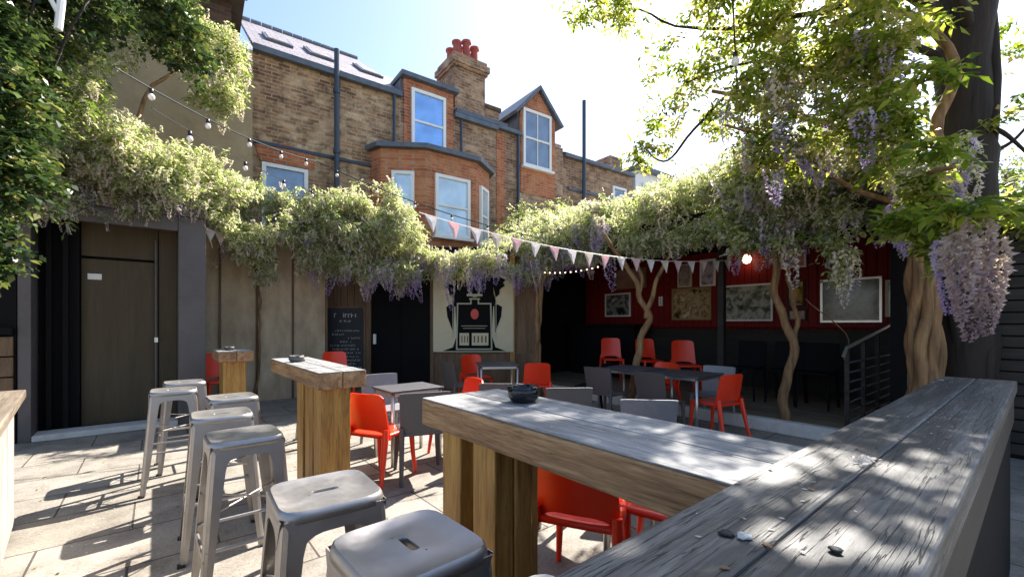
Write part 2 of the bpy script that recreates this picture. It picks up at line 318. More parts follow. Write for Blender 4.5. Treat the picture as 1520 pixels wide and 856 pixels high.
# ------------------------------------------------ terrace of houses (local x along the facade, y away from the yard)
HA = R(-3.32)
TX, TY = (.998, -.058), (.058, .998)
def hp(s, c): return (s*TX[0]+c*TY[0], s*TX[1]+c*TY[1], 0)
def house(name, label, s0, s1, cat='house'):
    return empty(name, label, cat, hp(s0, 10), HA)
def wall_box(h, name, mat, x0, x1, y0, y1, z0, z1): return MB().box(x0, x1, y0, y1, z0, z1).build(name, mat, h)
def roof_plane(h, w, ze, depth, zr, mat='slate', name='roof', y0=-.12):
    # pitched slab whose texture runs up the slope
    L_ = math.hypot(depth, zr-ze); a = math.atan2(zr-ze, depth)
    m = MB().box(0, w, y0, L_, -.03, .04)
    o = m.build(name, M[mat], h); o.location = (0, 0, ze); o.rotation_euler = (a, 0, 0); return o
def window(h, x, y, z, w, ht, glass, rz=0, head=0, bars=1, depth=.06, name='window'):
    """sash window; origin at the sill centre of its face, facing local -y"""
    f = MB(); t = .075
    f.box(-w/2, -w/2+t, -depth, .02, 0, ht); f.box(w/2-t, w/2, -depth, .02, 0, ht)
    f.box(-w/2+t, w/2-t, -depth, .02, ht-t, ht); f.box(-w/2+t, w/2-t, -depth, .02, 0, t)
    f.box(-w/2+t, w/2-t, -depth+.01, .01, ht*.5-.025, ht*.5+.025)
    if bars > 1: f.box(-.012, .012, -depth+.015, .005, t, ht-t)
    o = f.build(name, M['white'], h, loc=(x, y, z), rz=rz)
    MB().box(-w/2+t, w/2-t, -.02, 0, t, ht-t).build('pane', M[glass], o)
    MB().box(-w/2-.06, w/2+.06, -depth-.07, 0, -.07, -.002).build('sill', M['white'], o)
    return o
# house one, yellow stock brick
h = house('brick_house', 'yellow and brown stock brick house at the left, with skylights in its slate roof', .9, 3.95)
wall_box(h, 'wall', M['stock'], 0, 3.05, 0, 5, 0, 6.84)
wall_box(h, 'gutter', M['lead'], 0, 3.05, -.14, -.01, 6.80, 6.92)
rf = roof_plane(h, 3.05, 6.93, 3.5, 9.4)
for i in range(12): MB().tube([(.02+i*.255, 0, 0), (.25+i*.255, 0, 0)], .08, 8).build('ridge_tile', M['terra'] if i % 3 == 9 else M['lead'], h, loc=(0, 3.5, 9.46))
for x0 in (.35, 1.25, 2.45):
    sk = MB().box(x0, x0+.55, 1.3, 2.3, .045, .10).build('skylight', M['lead'], rf)
    MB().box(x0+.06, x0+.49, 1.36, 2.24, .101, .112).build('pane', M['slate'], sk)
window(h, .58, 0, 3.4, .85, 1.25, 'glass_dark')
MB().prism([(.08+.5*(1-math.cos(a))*1.0, 0) for a in (0,)] + [(0, 0), (1.1, 0), (1.1, .3), (.55, .42), (0, .3)][1:], -.02, 0, Matrix.Rotation(R(90), 4, 'X')).build('brick_lintel', M['red'], h, loc=(.04, -.03, 4.68))
MB().box(-.1, 2.6, -.05, 0, 5.0, 5.06).build('wall_cable', M['pipe'], h)
dp = MB().tube([(0, 0, 0), (0, 0, 7.35)], .055, 10); 
for z in (2, 3.6, 5.1, 6.4): dp.tube([(0, 0, z), (0, 0, z+.09)], .075, 10)
tag(dp.build('soil_pipe', M['pipe'], loc=hp(2.46, 9.86)), 'thick dark blue vertical soil pipe on the left brick house, rising above its eaves', 'pipe')
# house two, bay
h = house('bay_house', 'brick house with an orange brick bay window and a tall dormer', 3.95, 6.6)
wall_box(h, 'wall', M['stock2'], 0, 2.75, 0, 5, 0, 6.84)
wall_box(h, 'gutter', M['lead'], 1.42, 2.75, -.14, -.01, 6.72, 6.84)
roof_plane(h, 2.75, 6.93, 3.5, 9.2, y0=.08)
by = [(-.72, -.002), (-.6, -.35), (.29, -.85), (1.6, -.85), (2.3, -.35), (2.42, -.002)]
bay = MB().prism(by, 0, 5.36).build('bay', M['red'], h)
byr = [(-.84, -.004), (-.72, -.42), (.24, -.98), (1.66, -.98), (2.42, -.42), (2.54, -.004)]
MB().prism(byr, 5.365, 5.47).build('bay_roof', M['lead'], h)
window(h, .945, -.852, 3.45, .92, 1.42, 'glass_pale')
a = math.atan2(-.5, .89); window(h, -.17, -.598, 3.4, .5, 1.45, 'glass_pale', rz=a)
a = math.atan2(.5, .7); window(h, 1.96, -.606, 3.4, .5, 1.45, 'glass_pale', rz=a)
dm = wall_box(h, 'dormer', M['red'], .08, 1.42, -.02, 2.2, 5.4, 7.32)
MB().box(-.02, 1.52, -.16, 2.4, 7.325, 7.43).build('dormer_roof', M['lead'], dm)
MB().box(.02, .078, .05, 2.1, 6.86, 7.31).build('dormer_cheek', M['lead'], dm)
window(h, .72, -.02, 5.58, .92, 1.55, 'glass_blue')
MB().tube([(0, 0, 5.1), (0, 0, 6.8)], .04, 8).build('downpipe', M['pipe'], h, loc=(-.18, -.08, 0))
MB().tube([(0, 0, 5.4), (0, 0, 6.7)], .035, 8).build('downpipe', M['pipe'], h, loc=(1.62, -.08, 0))
for x in (-.35, .0): MB().lathe([(.09, 0), (.1, .1), (.07, .3), (.09, .34)], n=10).build('chimney_pot', M['stock2'], h, loc=(x, 1.2, 7.35))
MB().box(-.55, .2, .9, 1.5, 6.9, 7.36).build('party_wall_stub', M['stock2'], h)
# party chimney
ch = empty('chimney_stack', 'tall brick chimney stack with red clay pots between the dormers', 'chimney', hp(6.02, 10.5), HA)
s = MB().box(-.52, .42, -.35, .55, 6.5, 8.2); s.build('stack', M['stock2'], ch)
MB().box(-.575, .475, -.405, .605, 8.2, 8.28).box(-.62, .52, -.45, .65, 8.28, 8.44).box(-.56, .46, -.39, .59, 8.44, 8.56).build('corbel', M['stock2'], ch)
MB().box(.42, .95, -.25, .45, 6.5, 7.42).build('shoulder', M['stock2'], ch)
MB().box(.40, 1.0, -.3, .5, 7.42, 7.52).build('shoulder_cap', M['dkbrick'], ch)
MB().box(-.6, 1.0, -.62, -.2, 6.86, 6.97).build('lead_flashing', M['lead'], ch)
for x, y, hh in ((-.35, -.15, .42), (-.08, -.2, .5), (.2, -.15, .45), (-.3, .3, .45), (0, .32, .62), (.26, .3, .5)):
    MB().lathe([(.13, 0), (.14, .06), (.105, .1), (.10, hh-.08), (.135, hh-.05), (.135, hh)], n=14).build('chimney_pot', M['terra'], ch, loc=(x, y, 8.56))
# aerial
ae = MB().tube([(0, 0, 7.2), (0, 0, 8.1)], .012, 6).tube([(-.2, 0, 8.0), (.25, 0, 8.0)], .008, 5)
for i in range(5): ae.tube([(-.18+i*.1, -.12, 8.0), (-.18+i*.1, .12, 8.0)], .006, 4)
tag(ae.build('tv_aerial', M['steel'], loc=hp(4.9, 12)), 'thin television aerial on the roof behind the tall dormer', 'aerial')
# house three, gabled dormer
h = house('gabled_house', 'brown brick house with a pointed gabled dormer and white sash window', 6.7, 9.3)
wall_box(h, 'wall', M['stock2'], 0, 2.5, 0, 5, 0, 6.84)
wall_box(h, 'brick_pier', M['red'], .02, .3, -.012, 0, 0, 6.7)
wall_box(h, 'gutter', M['lead'], 0, .82, -.14, -.01, 6.78, 6.88)
roof_plane(h, 2.5, 6.9, 3.5, 8.0, y0=.08)
d = MB().prism([(.84, 5.2), (2.16, 5.2), (2.16, 7.55), (1.5, 8.28), (.84, 7.55)], -2.2, .02, Matrix.Rotation(R(90), 4, 'X')).build('dormer', M['red'], h)
for sx in (-1, 1):
    q = MB(); x0, z0 = 1.5, 8.30; x1, z1 = 1.5+sx*.86, 7.38
    nx, nz = (z0-z1)*sx, .86; l_ = math.hypot(nx, nz); nx, nz = nx/l_*.09, nz/l_*.09
    q.prism([(x0, z0), (x1, z1), (x1+nx, z1+nz), (x0, z0+.13)], -2.4, .14, Matrix.Rotation(R(90), 4, 'X')).build('dormer_roof', M['lead'], d)
MB().box(.78, .838, .05, 2.1, 6.86, 7.5).build('dormer_cheek', M['lead'], d)
window(h, 1.44, -.02, 5.98, 1.06, 1.66, 'glass_dark', bars=2)
MB().tube([(0, 0, 3), (0, 0, 6.8)], .045, 8).build('downpipe', M['pipe'], h, loc=(.72, -.07, 0))
# house four
h = house('low_roofed_house', 'brown brick house with a long low roof, right of the gabled one', 9.2, 12.5)
wall_box(h, 'wall', M['stock2'], 0, 3.3, 0, 5, 0, 6.6)
wall_box(h, 'gutter', M['lead'], 0, 3.3, -.14, -.01, 6.58, 6.68)
roof_plane(h, 3.3, 6.7, 3.0, 7.7)
window(h, 2.6, 0, 5.2, .7, .9, 'glass_dark'); MB().box(.2, 2.2, -.06, 0, 5.6, 5.68).build('lead_flashing', M['lead'], h)
MB().lathe([(.16, 0), (.16, .12), (.1, .2), (.1, .5), (.15, .55)], n=10).build('chimney_pot', M['terra'], h, loc=(1.4, 2.6, 7.6))
tag(MB().tube([(0, 0, 3.0), (0, 0, 8.5)], .06, 10).build('vent_pipe', M['pipe'], loc=hp(9.98, 9.86)), 'dark vent pipe standing high above the low roof right of the gable', 'pipe')
# far houses
h = house('white_end_house', 'small pale rendered house at the far right end of the terrace', 12.7, 15)
wall_box(h, 'wall', M['white'], 0, 2.4, 0, 4, 0, 6.9)
wall_box(h, 'gutter', M['lead'], -.1, 2.5, -.2, 4, 6.905, 7.05)
window(h, .6, 0, 5.6, .5, .9, 'glass_dark'); window(h, 1.7, 0, 5.6, .5, .9, 'glass_dark')
MB().box(-.2, .5, 1, 1.7, 7.06, 7.7).build('chimney', M['stock2'], h)
h = house('distant_house', 'distant dark roofed house seen past the low roof', 15.2, 20)
wall_box(h, 'wall', M['stock2'], 0, 5, 1, 6, 0, 6.6); roof_plane(h, 5, 6.6, 4, 7.6)
MB().box(.4, 1.1, 2.5, 3.2, 7, 8.1).build('chimney', M['dkbrick'], h)
# rendered outrigger on the left
h = house('rendered_wing', 'brown rendered house wing behind the climbing wisteria at left', -3.2, .9)
wall_box(h, 'wall', M['render'], 0, 4.06, -.42, 4.5, 0, 6.6)
wall_box(h, 'brick_top', M['dkbrick'], 0, 3.72, -.45, 4.3, 6.602, 7.35)
MB().box(-.3, 3.92, -.72, 4.6, 7.352, 7.5).build('roof', M['dkbrick'], h)
MB().box(-.32, 3.95, -.78, -.722, 7.30, 7.48).build('verge', M['lead'], h)

# ------------------------------------------------ yard walls
# portal with recessed doorway
h = empty('entrance_portal', 'dark grey timber portal framing the shaded doorway under the wisteria', 'doorway', (0, 7.8, 0))
MB().box(.24, .56, -.12, 1.35, 0, 2.92).build('post', M['portal'], h, bevel=.008)
MB().box(-1.27, -1.16, -.12, 1.35, 0, 2.92).build('post', M['portal'], h, bevel=.008)
MB().box(-1.38, .56, -.16, 1.35, 2.925, 3.2).build('lintel', M['portal'], h, bevel=.008)
MB().box(-1.155, .235, -.10, -.02, 2.72, 2.92).build('header', M['portal'], h)
MB().box(-1.155, .235, -.14, 0.2, 0, .07).build('threshold', M['concrete'], h, bevel=.006)
d = MB().box(-.78, .02, .42, .47, .04, 2.3); d.box(-.78, .02, .42, .47, 2.34, 2.9)
d.build('door', M['door_brown'], h)
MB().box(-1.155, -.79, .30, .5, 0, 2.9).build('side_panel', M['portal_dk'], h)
MB().box(.03, .235, .36, .5, 0, 2.9).build('side_panel', M['door_brown'], h)
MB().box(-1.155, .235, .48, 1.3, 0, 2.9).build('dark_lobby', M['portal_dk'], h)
MB().tube([(.0, .33, .1), (.0, .33, 2.62)], .016, 8).build('pull_bar', M['portal'], h)
MB().box(-.02, .02, .3, .33, 1.15, 1.22).build('latch', M['steel'], h)
for x in (-1.08, -.93): MB().box(x, x+.05, .18, .30, 0, 2.7).build('folded_leaf', M['portal_dk'], h)
MB().box(-.72, -.58, .405, .418, 2.02, 2.1).build('door_notice', M['white'], h)
# pub wall left of the portal
h = empty('plank_wall', 'dark plank wall at the left edge, with brown boards at the foot', 'wall', (-1.28, 7.7, 0))
MB().box(-3.6, 0, 0, .2, 0, 5).build('upper_cladding', M['portal_dk'], h)
for i in range(4):
    MB().box(-3.5, -.02, -.045, -.002, .32+i*.24, .32+i*.24+.225).build('plank', M['sleeper'] if 0 else M['framewood'], h, bevel=.006)
MB().box(-3.5, -.02, -.09, -.002, 1.29, 1.37).build('rail', M['portal_dk'], h)
# left yard wall, panels of render with posts
h = empty('rendered_yard_wall', 'stained buff rendered yard wall with dark upright joints, right of the portal', 'wall', (.56, 9.1, 0))
MB().box(0, 2.1, 0, .2, 0, 3.0).build('render', M['render2'], h)
for x in (.3, .86, 1.46, 2.07): MB().box(x-.015, x+.015, -.05, -.001, 0, 2.9).build('joint_strip', M['framewood'], h)
MB().box(-.0, .09, -.06, -.001, 0, 2.9).build('joint_strip', M['portal'], h)
# facade facing the yard: local x to the right, -y towards the yard
FA = R(-39.27); ox, oy = W(760, 9.3)
def fp(x, y, z=0): return (ox + x*FY + y*FX, oy - x*FX + y*FY, z)
h = empty('back_bar_facade', 'dark timber facade of the back bar under the drooping wisteria', 'wall', fp(-4.1, 0), FA)
MB().box(0, 1.04, .0, .15, 0, 2.9).build('boarded_panel', M['framewood'], h)
for i in range(7): MB().box(.02+i*.146, .15+i*.146, -.025, -.001, .05, 2.85).build('board', M['framewood'], h)
MB().box(2.42, 4.7, 0, .15, 0, 2.9).build('boarded_panel', M['framewood'], h)
MB().box(2.44, 4.6, -.03, -.001, .02, .78).build('lower_boards', M['framewood'], h)
MB().box(0, 4.7, -.02, .15, 2.905, 3.05).build('fascia', M['portal_dk'], h)
MB().box(2.36, 2.44, -.06, -.001, 0, 2.9).build('door_post', M['framewood'], h)
MB().box(1.0, 1.1, -.06, -.001, 0, 2.9).build('door_post', M['framewood'], h)
MB().box(4.06, 4.16, -.07, -.001, 0, 2.9).build('door_post', M['post'], h)
h = empty('black_double_door', 'black double door between the chalkboard and the cream sign', 'door', fp(-3.0, 0), FA)
MB().box(.005, .62, .02, .08, 0, 2.9).build('door_leaf', M['black'], h)
MB().box(.63, 1.25, .02, .08, 0, 2.9).build('door_leaf', M['black'], h)
MB().box(.04, .10, -.05, .018, .98, 1.2).build('handle', M['white'], h, bevel=.015)
# chalkboard
h = empty('chalkboard', 'framed black chalkboard menu with white writing left of the black door', 'chalkboard', fp(-3.92, -.05, .35), FA)
MB().box(0, .78, -.03, -.01, 0, 1.4).build('slate', M['chalk'], h)
fr = MB().box(-.04, 0, -.045, 0, -.04, 1.44).box(.78, .82, -.045, 0, -.04, 1.44).box(0, .78, -.045, 0, 1.4, 1.44).box(0, .78, -.045, 0, -.04, 0)
fr.build('frame', M['framewood'], h)
wr = MB(); rr = random.Random(4)
def scribble(x0, x1, z, ht, w=.008):
    x = x0
    while x < x1:
        k = rr.choice([0, 1, 2, 3])
        if rr.random() < .16: x += ht*.6; continue
        b = ht*rr.uniform(.75, 1)
        if k in (0, 1): wr.box(x, x+w, -.034, -.031, z, z+b)
        if k in (1, 2): wr.box(x+w, x+ht*.5, -.034, -.031, z+b-w, z+b)
        if k in (0, 2, 3): wr.box(x+w, x+ht*.5, -.034, -.031, z+b*.45, z+b*.45+w)
        if k in (2, 3): wr.box(x+ht*.25, x+ht*.25+w, -.034, -.031, z, z+b*.44)
        x += ht*.72
scribble(.15, .36, 1.2, .09, .014); scribble(.38, .66, 1.2, .09, .014); scribble(.26, .5, 1.1, .045)
for i, (a_, b_) in enumerate([(.16, .68), (.06, .36), (.45, .7), (.25, .5), (.08, .62), (.1, .66), (.08, .7), (.2, .66), (.12, .7), (.1, .6), (.3, .72)]):
    scribble(a_, b_, .9-i*.078, .04, .006)
wr.build('chalk_writing', M['chalkw'], h)
# pub sign
h = empty('painted_sign', 'cream painted sign with black emblem, sage outline and red disc, right of the black door', 'sign', fp(-1.67, -.06, .82), FA)
MB().box(0, 1.7, -.03, 0, 0, 1.85).build('board', M['cream'], h)
RX = Matrix.Rotation(R(90), 4, 'X')
bk = MB()
bk.prism([(.2, .02), (.42, .10), (.5, .35), (.47, .95), (.40, 1.05), (.46, 1.25), (.5, 1.8), (1.25, 1.8), (1.28, 1.25), (1.34, 1.05), (1.27, .95), (1.24, .35), (1.32, .10), (1.54, .02)], .032, .036, RX)
for sx in (0, 1):
    mir = (lambda x: x) if not sx else (lambda x: 1.74-x)
    P1 = [(.43, .4), (.30, .75), (.28, .95), (.36, 1.0), (.45, 1.0)]; P2 = [(.42, 1.15), (.34, 1.22), (.33, 1.32), (.22, 1.4), (.26, 1.46), (.2, 1.52), (.36, 1.6), (.5, 1.55)]
    for P_ in (P1, P2):
        P_ = [(mir(x), z) for x, z in P_]
        bk.prism(P_ if not sx else P_[::-1], .0375, .041, RX)
bk.build('black_emblem', M['black'], h)
ol = MB()
def line(a, b, w=.028, y=.043):
    (x0, z0), (x1, z1) = a, b; dx, dz = x1-x0, z1-z0; l = math.hypot(dx, dz) or 1; nx, nz = -dz/l*w/2, dx/l*w/2
    ex, ez = dx/l*w/2, dz/l*w/2
    ol.prism([(x0-ex-nx, z0-ez-nz), (x1+ex-nx, z1+ez-nz), (x1+ex+nx, z1+ez+nz), (x0-ex+nx, z0-ez+nz)], y, y+.003, RX)
pts = [(.80, 1.12), (.80, 1.02), (.52, 1.02), (.50, .06), (1.24, .06), (1.22, 1.02), (.96, 1.02), (.96, 1.12)]
for i, (a_, b_) in enumerate(zip(pts, pts[1:])): line(a_, b_, .03, .043+i*.0035)
ring = [(.88+.115*math.cos(t), 1.36+.19*math.sin(t)) for t in [i*math.pi/8 for i in range(17)]]
for i, (a_, b_) in enumerate(zip(ring, ring[1:])): line(a_, b_, .035, .043+(i % 2)*.0035)
line((.74, 1.2), (1.02, 1.2), .05, .052); line((.78, 1.12), (.98, 1.12), .03, .056)
for sx in (.42, 1.33): line((sx, .3), (sx, 1.1), .016, .043)
line((.6, .55), (1.14, .55), .012, .047); line((.64, .5), (1.1, .5), .01, .047)
ol.build('sage_outline', M['signgreen'], h)
MB().prism([(.88+.085*math.cos(i*math.pi/10), .80+.11*math.sin(i*math.pi/10)) for i in range(20)], .042, .048, RX).build('red_disc', M['signred'], h)
MB().box(.56, .76, -.05, -.042, .14, .4).build('cream_block', M['cream'], h)
MB().box(.82, 1.17, -.05, -.042, .14, .4).build('cream_block', M['cream'], h)
bl = MB()
for x in (.60, .66, .72): bl.box(x, x+.022, -.054, -.051, .2, .34)
for x in (.86, .94, 1.02, 1.10): bl.box(x, x+.03, -.054, -.051, .2, .34)
bl.build('block_marks', M['signred'] if 0 else M['framewood'], h)

# ------------------------------------------------ bar shed on the right
h = empty('open_bar_shed', 'open fronted shed with deep red boarded wall behind the picture frames', 'shed', (9.3, 1.2, 0))
m = MB()
for i in range(52): m.box(-.02, .0, .01+i*.14, .14+i*.14, .15, 2.95)
m.build('back_wall', M['redwall'], h)
MB().box(.001, .15, 0, 7.4, 0, 3).build('rear_boards', M['portal_dk'], h)
MB().box(-.32, -.022, 0, 7.3, 1.36, 1.40).build('drink_shelf', M['redwall'], h)
MB().box(-.06, -.022, 0, 7.3, .15, 1.3).build('lower_boards', M['darkslat'], h)
MB().box(-2.6, 0, 6.9, 7.05, 0, 3.0).build('end_wall', M['portal_dk'], h)
MB().box(-2.9, .3, -.6, 7.3, 2.98, 3.1).build('roof', M['portal_dk'], h)
MB().box(-2.98, -2.85, -.6, 7.3, 2.75, 3.0).build('front_beam', M['darkslat'], h)
MB().box(-2.6, 0, -.2, -.05, 0, 3.0).build('end_wall', M['portal_dk'], h)
MB().box(-1.95, -1.85, 2.2, 2.3, .15, 2.98).build('post', M['darkslat'], h)
# bar counter at the back left (dark)
tag(MB().box(8.4, 8.9, 5.9, 7.9, .15, 1.35).box(8.3, 8.95, 5.8, 8.0, 1.355, 1.41).build('bar_counter', M['portal_dk'], bevel=.006), 'black bar counter in the shaded left end of the shed', 'counter')
pics = [ # y centre, z centre, w, h, frame, palette, label
 (5.0, 1.86, .92, .72, 'gold', [(.05, .03, .02), (.35, .22, .1), (.5, .38, .2), (.2, .1, .05), (.62, .5, .3)], 9, 'gold framed crowd picture on the red wall, left of the pale mirror-like one'),
 (3.82, 1.84, .98, .74, 'white', [(.02, .03, .025), (.15, .17, .12), (.5, .48, .42), (.05, .07, .05), (.7, .7, .66)], 5, 'white framed landscape with dark trees, between the gold crowd picture and the forked trunk'),
 (2.12, 1.82, .86, .76, 'steel', [(.10, .09, .085), (.16, .15, .14), (.22, .2, .19)], 14, 'large dull grey framed print below the drooping blossom'),
 (1.5, 1.83, .3, .6, 'cream', [(.2, .25, .2), (.45, .47, .38), (.6, .6, .52)], 8, 'pale green tall print beside the vine trunk'),
 (5.15, 2.5, .34, .52, 'cream', [(.12, .06, .05), (.45, .35, .3), (.25, .18, .16)], 12, 'small cream portrait print high on the wall, left of its blue-grey neighbour'),
 (4.62, 2.52, .34, .58, 'white', [(.1, .09, .13), (.4, .36, .42), (.6, .55, .6), (.2, .15, .2)], 11, 'small white framed blue-grey print high above the gap between the two big pictures'),
 (7.0, 1.9, .8, .6, 'white', [(.02, .02, .02), (.3, .3, .28), (.05, .05, .05), (.5, .5, .47)], 6, 'black and white picture left of the leaning vine trunk'),
 (6.6, 2.55, .9, .5, 'gold', [(.35, .18, .12), (.45, .28, .2), (.3, .15, .1)], 3, 'wide peach coloured print high behind the leaning vine trunk'),
 (2.94, 1.98, .3, .5, 'darkslat', [(.6, .38, .05), (.45, .25, .03), (.08, .03, .02), (.7, .5, .1)], 5, 'yellow and black poster just right of the forked trunk'),
 (2.98, 2.62, .42, .32, 'white', [(.5, .18, .15), (.62, .35, .3), (.4, .12, .1)], 4, 'pink print high up right of the forked trunk'),
 (2.92, 1.58, .32, .22, 'darkslat', [(.35, .1, .07), (.45, .3, .25), (.2, .05, .04)], 7, 'small reddish print under the yellow poster'),
 (5.75, 1.95, .1, .22, 'white', [(.6, .58, .55), (.3, .28, .26)], 12, 'tiny white notice on bare red boards right of the leaning trunk')]
for i, (y, z, w, ht, fr, pal, sc, lab) in enumerate(pics):
    t = empty('picture_frame', lab, 'picture', (9.27, y, z), group='pictures on the red wall')
    f = .035
    MB().box(-.03, 0, -w/2, w/2, ht/2-f, ht/2).box(-.03, 0, -w/2, w/2, -ht/2, -ht/2+f).box(-.03, 0, -w/2, -w/2+f, -ht/2+f, ht/2-f).box(-.03, 0, w/2-f, w/2, -ht/2+f, ht/2-f).build('frame', M[fr], t)
    MB().box(-.012, -.004, -w/2+f, w/2-f, -ht/2+f, ht/2-f).build('print', art('print_%s' % 'abcdefghijklmn'[i], pal, sc, i*3.1), t)
# warm wall lamp and small lights in the shed
t = empty('wall_lamp', 'small warm globe lamp high on the red wall left of the forked trunk', 'lamp', (9.1, 3.75, 2.7))
MB().lathe([(.001, -.09), (.06, -.07), (.09, 0), (.06, .07), (.02, .09)], n=14).build('globe', M['lit'], t, smooth=True)
MB().tube([(0, 0, .09), (.0, 0, .2), (.18, 0, .2)], .012, 6).build('bracket', M['cable'], t)

# ------------------------------------------------ wooden slat fence and railing on the right
h = empty('slatted_fence', 'near black horizontal slat fence behind the big dark trunk', 'fence', (6.98, -2.2, 0))
m = MB()
for i in range(20): m.box(0, .03, 0, 2.95, .05+i*.125, .05+i*.125+.105)
m.build('slats', M['darkslat'], h)
MB().box(.031, .08, 0, 2.95, 0, 2.5).build('backing', M['portal_dk'], h)
for y in (0.0, 1.45, 2.9): MB().box(-.09, -.002, y, y+.09, 0, 2.55).build('post', M['darkslat'], h)
h = empty('metal_railing', 'dark metal railing with horizontal bars and sloping pale handrail, left of the vine trunk', 'railing', (6.15, 1.42, 0))
for x in (0, .72, 1.45, 2.2): MB().box(x, x+.04, 0, .04, .0, 1.12+x*.09).build('post', M['darkslat'], h)
for i in range(8): MB().tube([(0, .02, .16+i*.115), (2.2, .02, .16+i*.115+.0)], .011, 6).build('bar', M['pipe'], h)
MB().tube([(-.12, .02, 1.05), (0, .02, 1.14), (2.3, .02, 1.40)], .019, 8).build('handrail', M['steel'], h)

# ------------------------------------------------ tables
def high_table(label, x0, x1, y0, y1, posts, loc_name='high_table'):
    t = empty(loc_name, label, 'table', ((x0+x1)/2, (y0+y1)/2, 0), group='chunky timber high tables')
    cx, cy = (x0+x1)/2, (y0+y1)/2
    n = 2; w = (x1-x0)/n
    for i in range(n):
        MB().box(x0+i*w+.002-cx, x0+(i+1)*w-.002-cx, y0-cy, y1-cy, .92, 1.045).build('top_beam', M['sleeper'], t, bevel=.008)
        MB().box(x0+i*w+.004-cx, x0+(i+1)*w-.004-cx, y0-cy+.003, y1-cy-.003, 1.0455, 1.052).build('weathered_face', M['topgrey'], t, bevel=.003)
    for (a_, b_, c_, d_) in posts: MB().box(a_-cx, b_-cx, c_-cy, d_-cy, 0, .919).build('post', M['post'], t, bevel=.008)
    return t
high_table('front timber high table, longest, with the glossy black ashtray, meeting the grey counter', 1.02, 1.50, .40, 1.96,
    [(1.07, 1.17, 1.68, 1.84), (1.18, 1.30, 1.62, 1.72), (1.07, 1.17, 1.42, 1.58), (1.175, 1.27, 1.41, 1.53), (1.28, 1.34, 1.45, 1.6)])
high_table('middle timber high table, its top in full sun beside the row of stools', .93, 1.30, 3.42, 5.15,
    [(.98, 1.2, 3.50, 3.72), (.98, 1.1, 3.76, 3.98), (.99, 1.12, 4.1, 4.3), (1.13, 1.25, 3.8, 4.2)])
high_table('small timber high table farthest back, near the portal', .62, 1.02, 6.72, 7.6,
    [(.68, .94, 6.82, 7.02), (.68, .80, 7.06, 7.3)])
# pebbled ashtrays
def ashtray(label, x, y, z, r, hh, nm='ashtray', mat='ashtray'):
    t = empty(nm, label, 'ashtray', (x, y, z))
    MB().lathe([(r*.72, 0), (r*.95, hh*.3), (r, hh*.7), (r*.93, hh), (r*.8, hh*.98), (r*.76, hh*.55), (r*.5, hh*.35)], n=28).build('bowl', M[mat], t, smooth=True)
    for k in range(3):
        a = k*2.1+.5
        MB().box(r*.78, r*1.06, -.012, .012, hh*.86, hh*1.06, Matrix.Rotation(a, 4, 'Z')).build('rest', M[mat], t, bevel=.004)
    return t
p_ = W(777, 2.05); ashtray('shiny black ceramic ashtray on the front high table', p_[0], p_[1], 1.053, .075, .072)
p_ = W(445, 4.2); ashtray('dark ashtray on the sunlit middle high table', p_[0]-.03, p_[1], 1.053, .07, .06, mat='greyp')
p_ = W(328, 6.1); ashtray('small dark ashtray on the farthest high table', .78, 7.1, 1.053, .06, .05, mat='greyp')
t = tag(MB().lathe([(.05, 0), (.055, .012), (.02, .02)], n=14).build('drip_mat', M['ashtray'], loc=(1.08, 4.6, 1.053)), 'thin black coaster left of the ashtray on the middle table', 'coaster')

# ------------------------------------------------ long grey counter beside the camera
h = empty('grey_counter', 'long weathered grey timber counter running away at right, dappled with leaf shade', 'counter', (0, 0, 0))
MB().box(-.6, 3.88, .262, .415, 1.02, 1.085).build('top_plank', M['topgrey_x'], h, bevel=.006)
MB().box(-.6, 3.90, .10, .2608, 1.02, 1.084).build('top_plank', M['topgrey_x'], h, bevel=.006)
MB().box(-.6, 3.84, .125, .375, 0, 1.018).build('body', M['black'], h)  # deep shade under the counter put into the body as plain black
MB().box(-.6, 3.88, .112, .122, .85, 1.015).build('apron', M['darkwood'], h)
# plant debris on the counter
rr = random.Random(11)
def blob(nm, lab, x, y, r, mat, cat, zz=1.086):
    m = MB(); n = 9
    prof = [(r*.6, 0), (r, r*.18), (r*.85, r*.42), (r*.3, r*.55)]
    o = m.lathe(prof, n=n).build(nm, M[mat], loc=(x, y, zz), smooth=True)
    for v in o.data.vertices: v.co.x *= rr.uniform(.7, 1.3); v.co.y *= rr.uniform(.7, 1.25); v.co.z *= rr.uniform(.7, 1.2)
    tag(o, lab, cat); return o
x, y = W(1078, .69); blob('pebble', 'dark pebble on the grey counter nearest the front, left one', x, y, .011, 'rubber', 'pebble')
x, y = W(1104, .68); blob('pebble', 'pale grey pebble on the grey counter beside the dark one', x, y, .011, 'concrete', 'pebble')
x, y = W(1240, .64); blob('pebble', 'blackish pebble alone near the front right of the grey counter', x, y, .010, 'rubber', 'pebble')
x, y = W(1510, 2.8)
cl = MB(); x, y = W(1282, 1.05)
for i in range(46):
    a = rr.uniform(0, 6.28); r_ = rr.uniform(0, .032); q = Vector((x+math.cos(a)*r_*1.5, y+math.sin(a)*r_, 1.087+rr.uniform(0, .012)))
    e = Vector((rr.uniform(-1, 1), rr.uniform(-1, 1), rr.uniform(-.2, .6)))*.008; f_ = Vector((-e.y, e.x, rr.uniform(-.004, .004)))
    cl.quad(q-e, q+f_*.7, q+e, q-f_*.7)
tag(cl.build('fallen_blossom', M['flagc']), 'cluster of fallen cream blossom on the grey counter', 'blossom')

